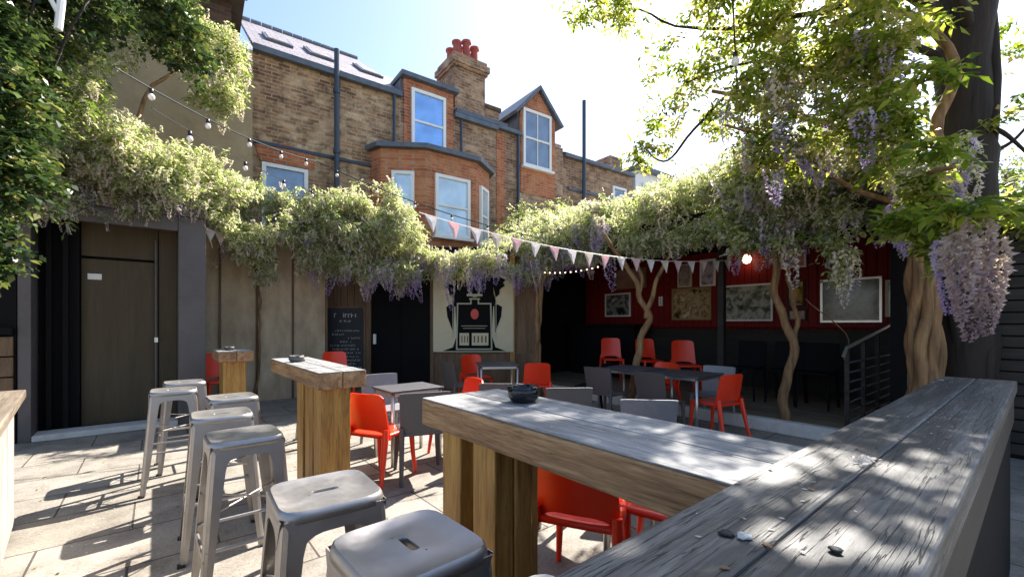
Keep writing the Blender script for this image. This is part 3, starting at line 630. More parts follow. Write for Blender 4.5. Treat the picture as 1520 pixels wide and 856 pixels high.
# ------------------------------------------------ serving counter at the left edge
h = empty('serving_counter', 'worn wooden bar top on pale boards at the lower left edge', 'counter', (-.45, 2.0, 0), R(6))
MB().box(-1.3, 0, -1.6, 2.72, .88, .94).build('top', M['barwood'], h, bevel=.008)
MB().box(-1.2, -.07, -1.5, 2.62, .02, .878).build('body', M['barside'], h)
for i in range(9): MB().box(-.068, -.05, -1.45+i*.45, -1.02+i*.45, .03, .87).build('board', M['barside'], h, bevel=.004)

# ------------------------------------------------ metal stools
def make_stool():
    t = empty('metal_stool', 'x', 'stool')
    H = .84; n = 48
    def sq(r, rc, k):      # rounded square outline
        a = 2*math.pi*k/n
        c, s_ = math.cos(a), math.sin(a); p = 6.0
        q = r/((abs(c)**p+abs(s_)**p)**(1/p)); return q*c, q*s_
    def slot(k):
        a = 2*math.pi*k/n; c, s_ = math.cos(a), math.sin(a)
        return (.030 if c > 0 else -.030)*min(1, abs(c)*3) + .014*c, .014*s_ if abs(s_) > .0 else 0
    m = MB(); rings = []
    def ring(pts): 
        b = len(m.v); m.v += pts; rings.append(b)
    ring([(slot(k)[0], slot(k)[1], H-.03) for k in range(n)])
    ring([(slot(k)[0], slot(k)[1], H-.006) for k in range(n)])
    for tt in (.0, .12, .4, .75, .93):
        L_ = []
        for k in range(n):
            a_ = slot(k); b_ = sq(.158, 0, k); L_.append((a_[0]*(1-tt)*1.02+b_[0]*tt, a_[1]*(1-tt)*1.02+b_[1]*tt, H-.005-.004*math.sin(tt*3.14)+(.004 if tt > .9 else 0)))
        ring(L_)
    for r_, z in ((.158, H+.0), (.163, H-.006), (.166, H-.016), (.168, H-.034)): ring([(*sq(r_, 0, k), z) for k in range(n)])
    for a_, b_ in zip(rings, rings[1:]):
        for k in range(n): m.f.append((a_+k, b_+k, b_+(k+1) % n, a_+(k+1) % n)[::-1])
    o = m.build('seat', M['metal'], t); smoothm(o, 50)
    sd = o.modifiers.new('solid', 'SOLIDIFY'); sd.thickness = .002
    for x in (-.062, .062): MB().lathe([(.006, 0), (.005, .002), (.001, .003)], n=8).build('rivet', M['rubber'], o, loc=(x*.9, .02 if x > 0 else -.02, H-.007))
    # apron and legs
    zt, zb = H-.034, 0.0
    def corner(z): return .160 + (zt-z)*.072
    for sx in (-1, 1):
        for sy in (-1, 1):
            l = MB(); P = []
            for z, w in ((zt, .085), (zt-.10, .066), (zt-.30, .055), (.02, .036), (0, .034)):
                c = corner(z)
                # folded angle with rounded corner
                pr = [(c-w, c), (c-.02, c), (c-.006, c-.006), (c, c-.02), (c, c-w)]
                P.append([(sx*a_, sy*b_, z) for a_, b_ in pr])
            for a_, b_ in zip(P, P[1:]):
                for k in range(4): l.quad(*( (a_[k], a_[k+1], b_[k+1], b_[k]) ))
            o = l.build('leg', M['metal'], t); s2 = o.modifiers.new('solid', 'SOLIDIFY'); s2.thickness = .003; s2.offset = 0
            MB().box(sx*corner(.01)-.02 - (.008*sx), sx*corner(.01)+.02-(.008*sx), sy*corner(.01)-.02-.008*sy, sy*corner(.01)+.02-.008*sy, 0, .014).build('foot_pad', M['rubber'], o)
    for k in range(4):
        Rm = Matrix.Rotation(k*math.pi/2, 4, 'Z'); a = MB(); c = .166
        # arched apron
        top = [(-.155+i*.031, zt+.012) for i in range(11)]; bot = [(-.11+i*.022, zt-.085+.045*(1-((i-5)/5)**4)) for i in range(11)]
        for i in range(10):
            a.quad(*[tuple(Rm @ Vector((x, -c+.003 - (zt-z)*.05, z))) for x, z in (bot[i], bot[i+1], top[i+1], top[i])])
        o = a.build('apron', M['metal'], t); s2 = o.modifiers.new('solid', 'SOLIDIFY'); s2.thickness = .003; s2.offset = 0
        z = .30 if k % 2 else .34; cc = corner(z)-.008
        MB().tube([tuple(Rm @ Vector((-cc, -cc, z))), tuple(Rm @ Vector((cc, -cc, z)))], .009, 8).build('foot_rail', M['metal'], t)
    for k in range(2):
        Rm = Matrix.Rotation(k*math.pi/2, 4, 'Z'); z0, z1 = .50, .50; c0 = corner(.5)-.01
        MB().tube([tuple(Rm @ Vector((-c0, -c0, z0+k*.014))), tuple(Rm @ Vector((c0, c0, z1+k*.014)))], .005, 6).build('cross_brace', M['metal'], t)
    return t
stool0 = make_stool()
stools = [(.22, 5.45, 2, 'metal stool farthest back in the row'), (.12, 4.86, -2, 'metal stool second from the back, leftmost in the row'),
 (.47, 4.12, 3, 'metal stool closest to the middle table, partly hidden by two half-shaded ones'), (.33, 3.39, -2, 'metal stool just behind the half-shaded stool whose legs show in full'),
 (.36, 2.68, 1, 'metal stool with all its long legs clear in view, mid row'), (.46, 1.60, -3, 'metal stool in front with white sun patches over its seat'),
 (.52, 1.07, 2, 'nearest fully seen metal stool, its blue-grey seat in shade'), (.555, .59, 0, 'metal stool cut off by the bottom edge of the picture beside the counter')]
for i, (x, y, a, lab) in enumerate(stools):
    o = stool0 if i == 0 else copy_tree(stool0)
    o.location = (x, y, 0); o.rotation_euler.z = R(a + (90 if i in (6,) else 0)); tag(o, lab, 'stool', 'metal stools in a row')
o = copy_tree(stool0); o.location = (1.55, 5.6, 0); o.rotation_euler.z = R(8); tag(o, 'metal stool on the far side of the middle high table', 'stool', 'metal stools in a row')

# ------------------------------------------------ chairs
def panel(m, W0, W1, z0, z1, y0, y1, curve, th=.016, nx=12, nz=8, corner=.0, arch=0):
    """curved back panel, facing +y"""
    F = []; B = []
    for j in range(nz+1):
        tz = j/nz; rf = []; rb = []
        for i in range(nx+1):
            tx = i/nx*2-1
            w = (W0+(W1-W0)*tz)/2
            zz = z0+(z1-z0)*tz
            if corner: zz -= corner*(abs(tx)**8)*tz
            if arch: zz += arch*(1-abs(tx)**4)*(1-tz)
            y = y0+(y1-y0)*tz + curve*(tx*tx)
            rf.append((tx*w, y+th/2, zz)); rb.append((tx*w, y-th/2, zz))
        F.append(rf); B.append(rb)
    for j in range(nz):
        for i in range(nx):
            m.quad(F[j][i+1], F[j][i], F[j+1][i], F[j+1][i+1]); m.quad(B[j][i], B[j][i+1], B[j+1][i+1], B[j+1][i])
    for i in range(nx):
        m.quad(F[nz][i], B[nz][i], B[nz][i+1], F[nz][i+1]); m.quad(B[0][i], F[0][i], F[0][i+1], B[0][i+1])
    for j in range(nz):
        m.quad(F[j][0], B[j][0], B[j+1][0], F[j+1][0]); m.quad(B[j][nx], F[j][nx], F[j+1][nx], B[j+1][nx])
def make_chair(nm, mat, kind):
    t = empty(nm, 'x', 'chair'); red = kind == 'red'
    b = MB(); panel(b, .44 if red else .42, .40 if red else .45, .40 if red else .43, .81, -.20, -.27, .045 if red else .02, .016 if red else .026, corner=.035 if red else .006, arch=.08 if red else .0)
    o = b.build('backrest', M[mat], t)
    bm_weld(o); smoothm(o, 45)
    s = MB()
    n = 10
    for i in range(n):
        for j in range(n):
            def q(i, j):
                x = (i/n-.5); y = (j/n-.5); dz = -.014*math.cos(x*3)*math.cos(y*3)
                return (x*.42, y*.42, .45+dz)
            s.quad(q(i, j), q(i+1, j), q(i+1, j+1), q(i, j+1))
    o = s.build('seat', M[mat], t); bm_weld(o); smoothm(o, 60); sd = o.modifiers.new('solid', 'SOLIDIFY'); sd.thickness = .03; sd.offset = -1
    for sx in (-1, 1):
        l = MB(); r0 = .022
        if red: segs = [((sx*.205, -.205, .50), .026), ((sx*.208, -.215, .42), .03), ((sx*.222, -.26, .2), .022), ((sx*.235, -.31, 0), .017)]
        else: segs = [((sx*.20, -.205, .50), .022), ((sx*.20, -.21, .42), .024), ((sx*.205, -.235, .2), .021), ((sx*.21, -.26, 0), .018)]
        l.tube([a for a, _ in segs], [c for _, c in segs], 8); o = l.build('leg', M[mat], t); smoothm(o, 60)
        l = MB().tube([(sx*.19, .185, .43), (sx*.197, .20, .2), (sx*.21, .225, 0)], [.026, .021, .016], 8); o = l.build('leg', M[mat], t); smoothm(o, 60)
    return t
def bm_weld(o):
    import bmesh
    b = bmesh.new(); b.from_mesh(o.data); bmesh.ops.remove_doubles(b, verts=b.verts, dist=1e-5); bmesh.ops.recalc_face_normals(b, faces=b.faces); b.to_mesh(o.data); b.free()
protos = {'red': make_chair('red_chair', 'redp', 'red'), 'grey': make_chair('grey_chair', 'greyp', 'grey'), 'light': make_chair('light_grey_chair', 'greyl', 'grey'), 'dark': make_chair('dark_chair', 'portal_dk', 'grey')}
used = set()
GRP = {'red': 'red plastic chairs', 'grey': 'dark grey chairs', 'light': 'light grey chairs', 'dark': 'black chairs in the shed'}
def chair(kind, x, y, deg, label, z=0, sz=1.0):
    p = protos[kind]
    if kind in used: p = copy_tree(p)
    used.add(kind)
    p.location = (x, y, z); p.rotation_euler.z = R(deg); p.scale = (1, 1, sz); tag(p, label, 'chair', GRP[kind])
# deg 0 faces +y, -90 faces +x, 90 faces -x, 180 faces -y
chair('red', 1.62, 3.88, -62, 'orange-red chair between the middle high table and the dark grey chair')
chair('grey', 1.93, 3.72, -18, 'dark grey chair with its tall back to us, beside the orange-red chair')
chair('light', 2.08, 4.85, 178, 'light grey chair behind the orange-red chair, facing us')
chair('red', 2.52, 4.05, 85, 'red chair whose top edge shows behind the end of the front high table')
chair('red', .78, 8.3, 190, 'red chair between the portal post and the farthest high table', sz=1.16)
chair('red', 2.45, 7.75, 180, 'red chair in front of the chalkboard, seen over the middle high table', sz=1.14)
x, y = W(708, 7.9); chair('red', x, y, 175, 'red chair just below the painted sign', sz=1.04)
x, y = W(684, 7.0); chair('grey', x, y, -95, 'grey chair seen from the side under the left part of the painted sign')
x, y = W(795, 7.0); chair('red', x, y, -35, 'red chair right of the painted sign, near the slim vine trunk')
x, y = W(746, 4.7); chair('grey', x, y, -42, 'grey chair back showing just behind the black ashtray, left of it')
x, y = W(838, 4.4); chair('grey', x, y, -36, 'grey chair back showing over the front table, right of the ashtray')
x, y = W(955, 3.75); chair('light', x, y, -46, 'light grey chair back in the sun over the front high table')
chair('grey', 5.0, 3.95, -88, 'dark grey chair at the left of the low pair of tables, its back to us')
chair('grey', 5.02, 3.12, -94, 'dark grey chair in the middle of the low pair of tables, its back to us')
chair('red', 6.0, 3.78, 88, 'red chair behind the low tables, only its top edge showing')
x, y = W(1055, 6.55); chair('light', 6.02, 2.95, 92, 'light grey chair behind the right end of the low tables')
chair('red', 5.45, 2.62, -12, 'red chair at the right end of the low tables, all its legs in view')
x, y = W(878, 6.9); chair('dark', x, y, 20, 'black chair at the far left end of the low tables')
x, y = W(909, 9.3); chair('red', x, y, 138, 'red chair on the platform, leftmost of the three there', .15, 1.18)
x, y = W(964, 8.9); chair('red', x, y, 150, 'red chair on the platform just right of the leaning trunk', .15, 1.18)
x, y = W(1019, 7.9); chair('red', x, y, 137, 'red chair on the platform, largest and rightmost of the three there', .15, 1.18)
x, y = W(850, 2.12); chair('red', x+.2, y+.1, -62, 'large orange-red chair right under the front high table')
x, y = W(985, 2.4); chair('red', x, y, 15, 'orange-red chair with sunlit seat, under the front table near the counter')
for i, xx in enumerate((1108, 1165, 1212)):
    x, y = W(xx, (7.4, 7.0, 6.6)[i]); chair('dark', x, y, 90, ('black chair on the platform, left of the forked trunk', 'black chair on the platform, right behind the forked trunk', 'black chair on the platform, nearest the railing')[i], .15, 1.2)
# low tables
def low_table(label, x, y, w, d, rz=0, z=.76):
    t = empty('low_table', label, 'table', (x, y, 0), R(rz), 'low cafe tables')
    MB().box(-w/2, w/2, -d/2, d/2, z-.022, z).build('tabletop', M['tabletop'], t, bevel=.005)
    MB().box(-w/2+.03, w/2-.03, -d/2+.03, d/2-.03, z-.06, z-.0225).build('underframe', M['steel'], t)
    for sx in (-1, 1):
        for sy in (-1, 1): MB().tube([(sx*(w/2-.035), sy*(d/2-.035), 0), (sx*(w/2-.035), sy*(d/2-.035), z-.024)], .02, 10).build('leg', M['steel'], t, smooth=True)
    return t
low_table('low grey table between the orange-red chair and the light grey chair', 2.08, 4.3, .6, .5, z=.75)
low_table('low table on steel legs, left one of the pair before the platform', 5.5, 3.92, .7, .78)
low_table('low table on steel legs, right one of the pair, beside the fully seen red chair', 5.5, 3.08, .7, .78)
x, y = W(738, 7.2); low_table('small low table on steel legs below the painted sign', x, y, .65, .65, -30)
low_table('low table under the front high table, its steel leg between two orange-red chairs', 2.30, 1.93, .55, .66, z=.73)
# ------------------------------------------------ plants
def n3(p, s=1.0): return noise.noise(Vector(p)*s)
def leaf_mesh(name, C, mat, parent, ln=.06, wd=.024, per=7, spread=.085, droop=.35, tint_bias=0.0, tint_spread=.35, tints=None):
    """C: (n,3) cluster centres; each is a spray of `per` folded leaflets either side of a drooping stalk"""
    n = len(C)
    if n == 0: return None
    az = rng.uniform(0, 2*np.pi, n); el = rng.normal(-droop, .35, n)
    D = np.stack([np.cos(az)*np.cos(el), np.sin(az)*np.cos(el), np.sin(el)], 1)
    side = np.stack([-np.sin(az), np.cos(az), rng.normal(0, .35, n)], 1); side /= np.linalg.norm(side, axis=1)[:, None]
    sc = rng.uniform(.7, 1.3, n)
    V = np.zeros((n, per, 4, 3)); T = np.zeros((n, per))
    base_t = (rng.normal(.45+tint_bias, tint_spread*.6, n) if tints is None else tints + rng.normal(0, tint_spread*.4, n))
    for j in range(per):
        f = (j//2+.5)/((per+1)//2)
        sgn = 0 if j == per-1 and per % 2 else (1 if j % 2 else -1)
        o = C + D*(spread*2*(f-.35))[..., None]*sc[:, None] if isinstance(f, np.ndarray) else C + D*(spread*2*(f-.35))*sc[:, None]
        d = D*(.45 if sgn else 1) + side*sgn*.9 + rng.normal(0, .22, (n, 3)); d[:, 2] -= .25
        d /= np.linalg.norm(d, axis=1)[:, None]
        w = np.cross(d, rng.normal(0, .45, (n, 3)) + np.array([0, 0, 1.0])); w /= (np.linalg.norm(w, axis=1)[:, None]+1e-9)
        up = np.cross(w, d)
        L_ = (ln*sc*rng.uniform(.75, 1.2, n))[:, None]; w_ = (wd*sc)[:, None]
        V[:, j, 0] = o; V[:, j, 1] = o + d*L_*.45 + w*w_*.5 + up*w_*.12; V[:, j, 2] = o + d*L_ - up*L_*.08; V[:, j, 3] = o + d*L_*.45 - w*w_*.5 + up*w_*.12
        T[:, j] = base_t + rng.normal(0, .09, n)
    V = V.reshape(-1, 3); m = n*per
    me = bpy.data.meshes.new(name); me.vertices.add(len(V)); me.vertices.foreach_set('co', V.ravel())
    me.loops.add(m*4); me.loops.foreach_set('vertex_index', np.arange(m*4)); me.polygons.add(m)
    me.polygons.foreach_set('loop_start', np.arange(m)*4); me.polygons.foreach_set('loop_total', np.full(m, 4)); me.update(calc_edges=True)
    at = me.attributes.new('tint', 'FLOAT', 'FACE'); at.data.foreach_set('value', np.clip(T.ravel(), 0, 1))
    me.materials.append(M[mat]); o = bpy.data.objects.new(name, me); COL.objects.link(o)
    if parent: o.parent = parent
    return o
def blobs(E, dens=1.0, lump=.35, gap=-.18, gs=1.7, inner=.35, seed=0):
    """sample cluster centres in lumpy ellipsoids E = (x,y,z,rx,ry,rz,n)"""
    out = []
    for (x, y, z, rx, ry, rz, n) in E:
        n = int(n*dens); k = 0; tries = 0
        while k < n and tries < n*6:
            tries += 1
            d = Vector((random.gauss(0, 1), random.gauss(0, 1), random.gauss(0, 1))).normalized()
            q = 1 + lump*n3((d.x*1.6+x+seed, d.y*1.6+y, d.z*1.6+z), 1.3)*1.8
            r = (random.uniform(inner, 1)**.6)*q
            p = (x+d.x*rx*r, y+d.y*ry*r, z+d.z*rz*r)
            if n3(p, gs) < gap - .25*random.random()+.1: continue
            if n3((p[0]+9, p[1], p[2]), 4.5) < -.28: continue
            out.append(p); k += 1
    return np.array(out)
def make_raceme(seed, ln=.3, r=.045, n=90):
    rr = np.random.default_rng(seed); V = []; T = []
    for i in range(n):
        t = (i+.5)/n; z = -ln*t; rad = r*(1-t)**.7*(.55+.45*min(1, t*6))+.006
        a = i*2.4+rr.normal(0, .3); c = np.array([math.cos(a)*rad, math.sin(a)*rad, z+rr.normal(0, .006)])
        d = np.array([math.cos(a), math.sin(a), -.15]); s = np.array([-math.sin(a), math.cos(a), 0]); sz = (.017*(1-t*.6)+.004)*(r/.045)**.6
        u = np.array([0, 0, 1.])
        for kk in (0, 1):
            q = s if kk == 0 else (u*.8+s*.4); w = d*.9+rr.normal(0, .3, 3)
            V += [c, c+d*sz*.5+q*sz*.7, c+w*sz*1.3, c+d*sz*.5-q*sz*.7]; T.append(np.clip(rr.normal(.35+.6*(1-t), .18), 0, 1))
    V = np.array(V); m = len(V)//4
    me = bpy.data.meshes.new('raceme'); me.from_pydata([tuple(v) for v in V], [], [tuple(range(i*4, i*4+4)) for i in range(m)]); me.update()
    at = me.attributes.new('tint', 'FLOAT', 'FACE'); at.data.foreach_set('value', np.array(T))
    return me
RAC = []
for i, (mt, ln, r) in enumerate([('whitefl', .26, .05), ('lilac', .30, .05), ('whitefl', .2, .045), ('lilac', .22, .045), ('whitefl', .34, .055)]):
    me = make_raceme(i, ln, r); me.materials.append(M[mt]); RAC.append(me)
def racemes(parent, pts, kinds=(0, 1, 2, 3, 4), s=(0.7, 1.2)):
    for p in pts[:100]:
        me = RAC[random.choice(kinds)]
        o = bpy.data.objects.new('blossom_raceme', me); COL.objects.link(o); o.parent = parent; o.location = tuple(p)
        o.rotation_euler = (random.uniform(-.2, .2), random.uniform(-.2, .2), random.uniform(0, 6.28)); k = random.uniform(*s); o.scale = (k, k, k*random.uniform(.85, 1.3))
def florets(parent, C, frac=.3, kind='whitefl', name='blossom'):
    k = C[rng.random(len(C)) < frac]
    leaf_mesh(name, k + rng.normal(0, .04, k.shape), kind, parent, .026, .022, 12, .06, droop=1.1, tint_bias=.05, tint_spread=.6)
def pick(C, n, zlo=-99, zhi=99, side=None):
    sel = [c for c in C if zlo < c[2] < zhi]
    random.shuffle(sel); return sel[:n]
def vine(pts, r0, r1, wob=.02, sub=4, seed=0):
    """wobbly limb through pts"""
    P = [Vector(p) for p in pts]; out = []; rs = []
    tot = (len(P)-1)*sub
    for i in range(len(P)-1):
        p0 = P[max(i-1, 0)]; p1 = P[i]; p2 = P[i+1]; p3 = P[min(i+2, len(P)-1)]
        for j in range(sub + (1 if i == len(P)-2 else 0)):
            t = j/sub
            q = .5*((2*p1)+(-p0+p2)*t+(2*p0-5*p1+4*p2-p3)*t*t+(-p0+3*p1-3*p2+p3)*t**3)
            k = (i*sub+j)/tot
            q = q + Vector((n3((q.x+seed, q.y, q.z*3)), n3((q.y-seed, q.z*3, q.x)), 0))*wob*2
            out.append(q); rs.append(r0+(r1-r0)*k + .08*r0*n3((q.z*9, seed, 0)))
    return out, rs
def limb(m, pts, r0, r1, wob=.02, sub=4, seed=0, n=8):
    P, rs = vine(pts, r0, r1, wob, sub, seed); m.tube(P, [max(.003, r) for r in rs], n); return m

# --- left wisteria along the yard wall and over the portal
t = empty('wisteria_climber', 'cream flowering wisteria draped over the grey portal and buff wall at left', 'wisteria', (.6, 8.9, 0))
E = []
def E_add(x, y, z, rx, ry, rz, n): E.append((x-.6, y-8.9, z, rx, ry, rz, n))
for (x, y, z, rx, ry, rz, n) in [(-1.2, 7.5, 3.35, .6, .5, .45, 500), (-.7, 7.5, 3.5, .65, .55, .5, 700), (-.1, 7.6, 3.45, .6, .55, .42, 650), (.45, 7.8, 3.5, .55, .5, .4, 550), (1.0, 8.2, 3.2, .55, .5, .55, 700), (1.5, 8.4, 3.2, .5, .5, .62, 700), (2.0, 8.5, 3.2, .5, .45, .55, 600), (2.5, 8.5, 3.2, .55, .45, .5, 500),
   (.9, 8.3, 2.6, .22, .2, .4, 140), (1.45, 8.5, 2.35, .2, .15, .35, 110), (-1.2, 7.3, 3.0, .4, .3, .45, 400), (-.6, 7.35, 3.7, .6, .5, .4, 600), (.3, 7.7, 3.55, .7, .5, .35, 500), (1.2, 8.3, 3.4, .6, .4, .35, 400), (2.9, 8.0, 3.0, .4, .4, .5, 400), (-1.1, 7.0, 3.6, .5, .4, .6, 700), (2.2, 8.4, 2.7, .35, .25, .4, 260), (1.1, 8.1, 2.8, .4, .3, .4, 350), (-.9, 7.45, 3.15, .6, .35, .3, 500), (0, 7.5, 3.2, .6, .35, .28, 400)]: E_add(x, y, z, rx, ry, rz, n)
C = blobs(E, 1.0); leaf_mesh('foliage', C, 'wistp', t, .058, .022, 7)
florets(t, C, .45); racemes(t, pick(C, 95, 2.1, 3.6), (0, 2, 4, 1))
m = MB(); limb(m, [(.8, .12, 0), (.85, .1, 1.2), (.82, .08, 2.2), (.4, -.4, 3.0), (-.6, -1.1, 3.3), (-1.7, -1.3, 3.3)], .022, .012, .05, 5, 3)
limb(m, [(.8, .05, 2.2), (1.2, -.5, 3.0), (2.2, -.4, 3.2)], .02, .012, .05, 5, 5)
limb(m, [(-.2, -1.2, 3.25), (-.1, -1.3, 2.95), (.02, -1.33, 2.5)], .008, .004, .04, 4, 6, 5)
m.build('stem', M['bark'], t, smooth=True)
# upper climber on the rendered wing
t = empty('wisteria_climber', 'tall pale wisteria climbing the brown rendered wing, up to the eaves at left', 'wisteria', (.3, 9.0, 0))
E = []
for (x, y, z, rx, ry, rz, n) in [(.75, 8.3, 5.75, .42, .45, .42, 420), (.72, 8.2, 5.2, .4, .4, .5, 450), (.2, 8.2, 5.95, .5, .5, .45, 450), (-.5, 8.0, 5.6, .55, .5, .6, 600), (-.9, 7.2, 4.5, .45, .5, .6, 650), (-.9, 6.8, 4.0, .5, .45, .6, 800), (-.75, 7.7, 4.0, .5, .5, .5, 550), (-.2, 8.0, 6.3, .5, .5, .5, 300), (-.6, 7.8, 3.9, .4, .4, .3, 200)]: E.append((x-.3, y-9.0, z, rx, ry, rz, n))
C = blobs(E); leaf_mesh('foliage', C, 'wist', t, .06, .023, 7, tint_bias=.1)
florets(t, C, .45); racemes(t, pick(C, 60, 3.4, 6), (0, 2, 4))
m = MB(); limb(m, [(-.3, .35, 0), (-.35, .2, 2.5), (-.6, -.9, 3.8), (-.2, -.9, 5), (.3, -.8, 5.6)], .05, .015, .06, 5, 8)
limb(m, [(-.6, -.9, 3.8), (-1.2, -1.1, 4.8), (-.8, -.9, 5.6)], .03, .01, .06, 5, 9); m.build('stem', M['bark'], t, smooth=True)
# dark glossy ivy at the left edge
t = empty('ivy', 'dark glossy ivy hanging down the left edge of the yard', 'ivy', (-1.1, 6.4, 0))
E = []
for (x, y, z, rx, ry, rz, n) in [(-1.25, 5.9, 4.1, .5, .6, .6, 1100), (-1.1, 5.6, 3.3, .42, .5, .65, 1100), (-1.1, 5.5, 2.55, .42, .45, .6, 1000), (-1.2, 5.4, 1.95, .28, .3, .42, 380), (-.75, 6.3, 4.75, .5, .55, .45, 700), (-1.0, 6.2, 3.9, .35, .4, .6, 500), (.0, 6.8, 5.3, .5, .5, .4, 550), (.3, 7.3, 5.2, .45, .4, .4, 450), (-1.6, 5.8, 3.4, .5, .5, .8, 700)]: E.append((x+1.1, y-6.4, z, rx, ry, rz, n))
C = blobs(E, .95, gap=-.3); leaf_mesh('foliage', C, 'ivy', t, .062, .045, 5, .06, tint_bias=-.02, tint_spread=.5)
m = MB()
for k in range(4): limb(m, [(-.7+k*.05, 1.1, 0), (-.7+k*.06, 1.1, 2), (-.2+.1*k, -.2, 3.4), (.3*k-.3, -.5, 4.6)], .02, .01, .05, 5, 20+k)
m.build('stem', M['barkdk'], t, smooth=True)
# --- centre wisteria before the facade
cx, cy = W(600, 8.6)
t = empty('wisteria_climber', 'round pale wisteria mound with drooping lilac racemes, over the black door', 'wisteria', (cx, cy, 0))
E = []
for (px, d, z, rx, rz, n) in [(500, 8.3, 3.3, .5, .55, 550), (540, 8.2, 3.2, .6, .75, 900), (575, 8.2, 2.9, .5, .6, 600), (560, 8.0, 3.55, .55, .45, 700), (595, 8.0, 3.1, .45, .5, 500), (480, 8.0, 3.3, .5, .5, 600), (430, 8.0, 3.4, .5, .45, 500), (545, 8.2, 2.55, .6, .4, 500), (490, 8.2, 2.75, .5, .5, 600), (520, 8.0, 3.3, .6, .5, 700), (590, 8.2, 2.5, .4, .4, 350), (620, 8.5, 2.6, .5, .34, 420), (665, 8.5, 2.55, .5, .28, 380), (710, 8.5, 2.6, .5, .32, 380), (755, 8.4, 2.75, .5, .42, 450), (790, 8.4, 2.7, .45, .5, 450), (635, 8.7, 2.8, .35, .2, 150)]:
    x, y = W(px, d); E.append((x-cx, y-cy, z, rx, rx*.8, rz, n))
C = blobs(E, lump=.3); leaf_mesh('foliage', C, 'wistp', t, .058, .022, 7)
florets(t, C, .45); racemes(t, pick(C, 98, 2.1, 2.85), (1, 3, 1, 0), (1.1, 1.7))
m = MB(); x, y = W(800, 8.3)
for k in range(3): limb(m, [(x-cx+.06*math.cos(k*2), y-cy+.06*math.sin(k*2), 0), (x-cx-.04+.05*math.cos(k*2+1.4), y-cy, 1.0), (x-cx+.05*math.cos(k*2+3), y-cy, 1.9), (x-cx-.2+k*.25, y-cy, 2.7)], .045, .025, .03, 6, 30+k)
m.build('stem', M['bark'], t, smooth=True)
# --- canopy over the shed
t = empty('wisteria_canopy', 'broad sunlit wisteria canopy spread over the bar shed roof behind the bunting', 'wisteria', (7.2, 5.0, 0))
E = []
for i in range(8):
    y = 1.7 + i*.85; E.append((6.4-7.2, y-5, 3.15, .6, .65, .5, 900)); E.append((7.0-7.2, y-5, 3.4 if y > 3 else 3.65, .75, .65, .55, 800)); E.append((8.3-7.2, y-5+.3, 3.5, .8, .7, .5, 420)); E.append((6.2-7.2, y-5, 2.72, .3, .6, .22, 200))
E += [(6.3-7.2, 2.3-5, 3.55, .5, .5, .5, 420), (6.5-7.2, 5.5-5, 3.4, .4, .5, .3, 200)]
C = blobs(E, 1.0, lump=.3); leaf_mesh('foliage', C, 'wistp', t, .062, .025, 7, tint_bias=0)
florets(t, C, .45); fr_ = [c for c in C if c[0] < -.2]; random.shuffle(fr_)
pur = [c for c in fr_ if -.4 < c[1] < 1.6 and c[0] < -.5][:34]; racemes(t, pur, (1, 3), (1.2, 1.8)); racemes(t, fr_[40:104], (0, 2, 4, 1), (1.0, 1.5))
m = MB()
x, y = W(938, 7.0); x -= 7.2; y -= 5      # leaning trunk
limb(m, [(x, y, 0), (x+.03, y, .5), (x+.18, y-.1, 1.2), (x+.22, y-.1, 1.7), (x+.10, y+.1, 2.3), (x-.2, y+.4, 2.9)], .075, .03, .04, 6, 40)
limb(m, [(x+.2, y-.1, 1.5), (x+.32, y-.25, 2.1), (x+.6, y-.5, 2.9)], .045, .025, .04, 6, 41)
limb(m, [(x+.22, y-.1, 1.7), (x+.2, y+.0, 2.2), (x+.5, y+.3, 2.8)], .04, .02, .05, 6, 42)
m.build('trunk', M['bark'], t, smooth=True)
# --- right wisteria with forked trunk
bx, by_ = W(1163, 5.8)
t = empty('wisteria_tree', 'wisteria on the slim forked trunk before the dark chairs', 'wisteria', (bx, by_, 0))
E = []
for (px, d, z, rx, rz, n) in [(1120, 5.6, 2.75, .5, .5, 520), (1180, 5.4, 2.9, .55, .5, 560), (1250, 5.2, 2.85, .5, .45, 500), (1310, 5.0, 2.85, .45, .4, 420), (1140, 5.9, 3.3, .6, .5, 480), (1230, 5.5, 3.35, .6, .5, 480), (1320, 5.0, 3.3, .5, .5, 400), (1245, 4.9, 2.25, .17, .45, 90), (1380, 4.3, 2.75, .4, .5, 380)]:
    x, y = W(px, d); E.append((x-bx, y-by_, z, rx, rx*.85, rz, n))
C = blobs(E, 1.0, lump=.4, gap=-.12); leaf_mesh('foliage', C, 'wist', t, .068, .027, 7, tint_bias=.16)
florets(t, C, .22); florets(t, C, .1, 'lilac'); racemes(t, pick(C, 80, 1.9, 3.4), (0, 1, 3, 4, 1), (1.0, 1.6))
m = MB(); limb(m, [(0, 0, 0), (.0, .0, .5), (.12, -.08, 1.0), (.02, .05, 1.6), (-.08, .1, 2.2), (-.1, .05, 2.9)], .07, .04, .04, 6, 50)
limb(m, [(.1, -.08, .95), (.14, -.1, 1.4), (.02, -.05, 2.0), (.2, -.1, 2.8)], .035, .025, .05, 6, 51)
limb(m, [(.25, -.2, 1.75), (.5, -.5, 1.3), (.42, -.55, .95)], .008, .006, .05, 5, 52, 5)
m.build('trunk', M['bark'], t, smooth=True)
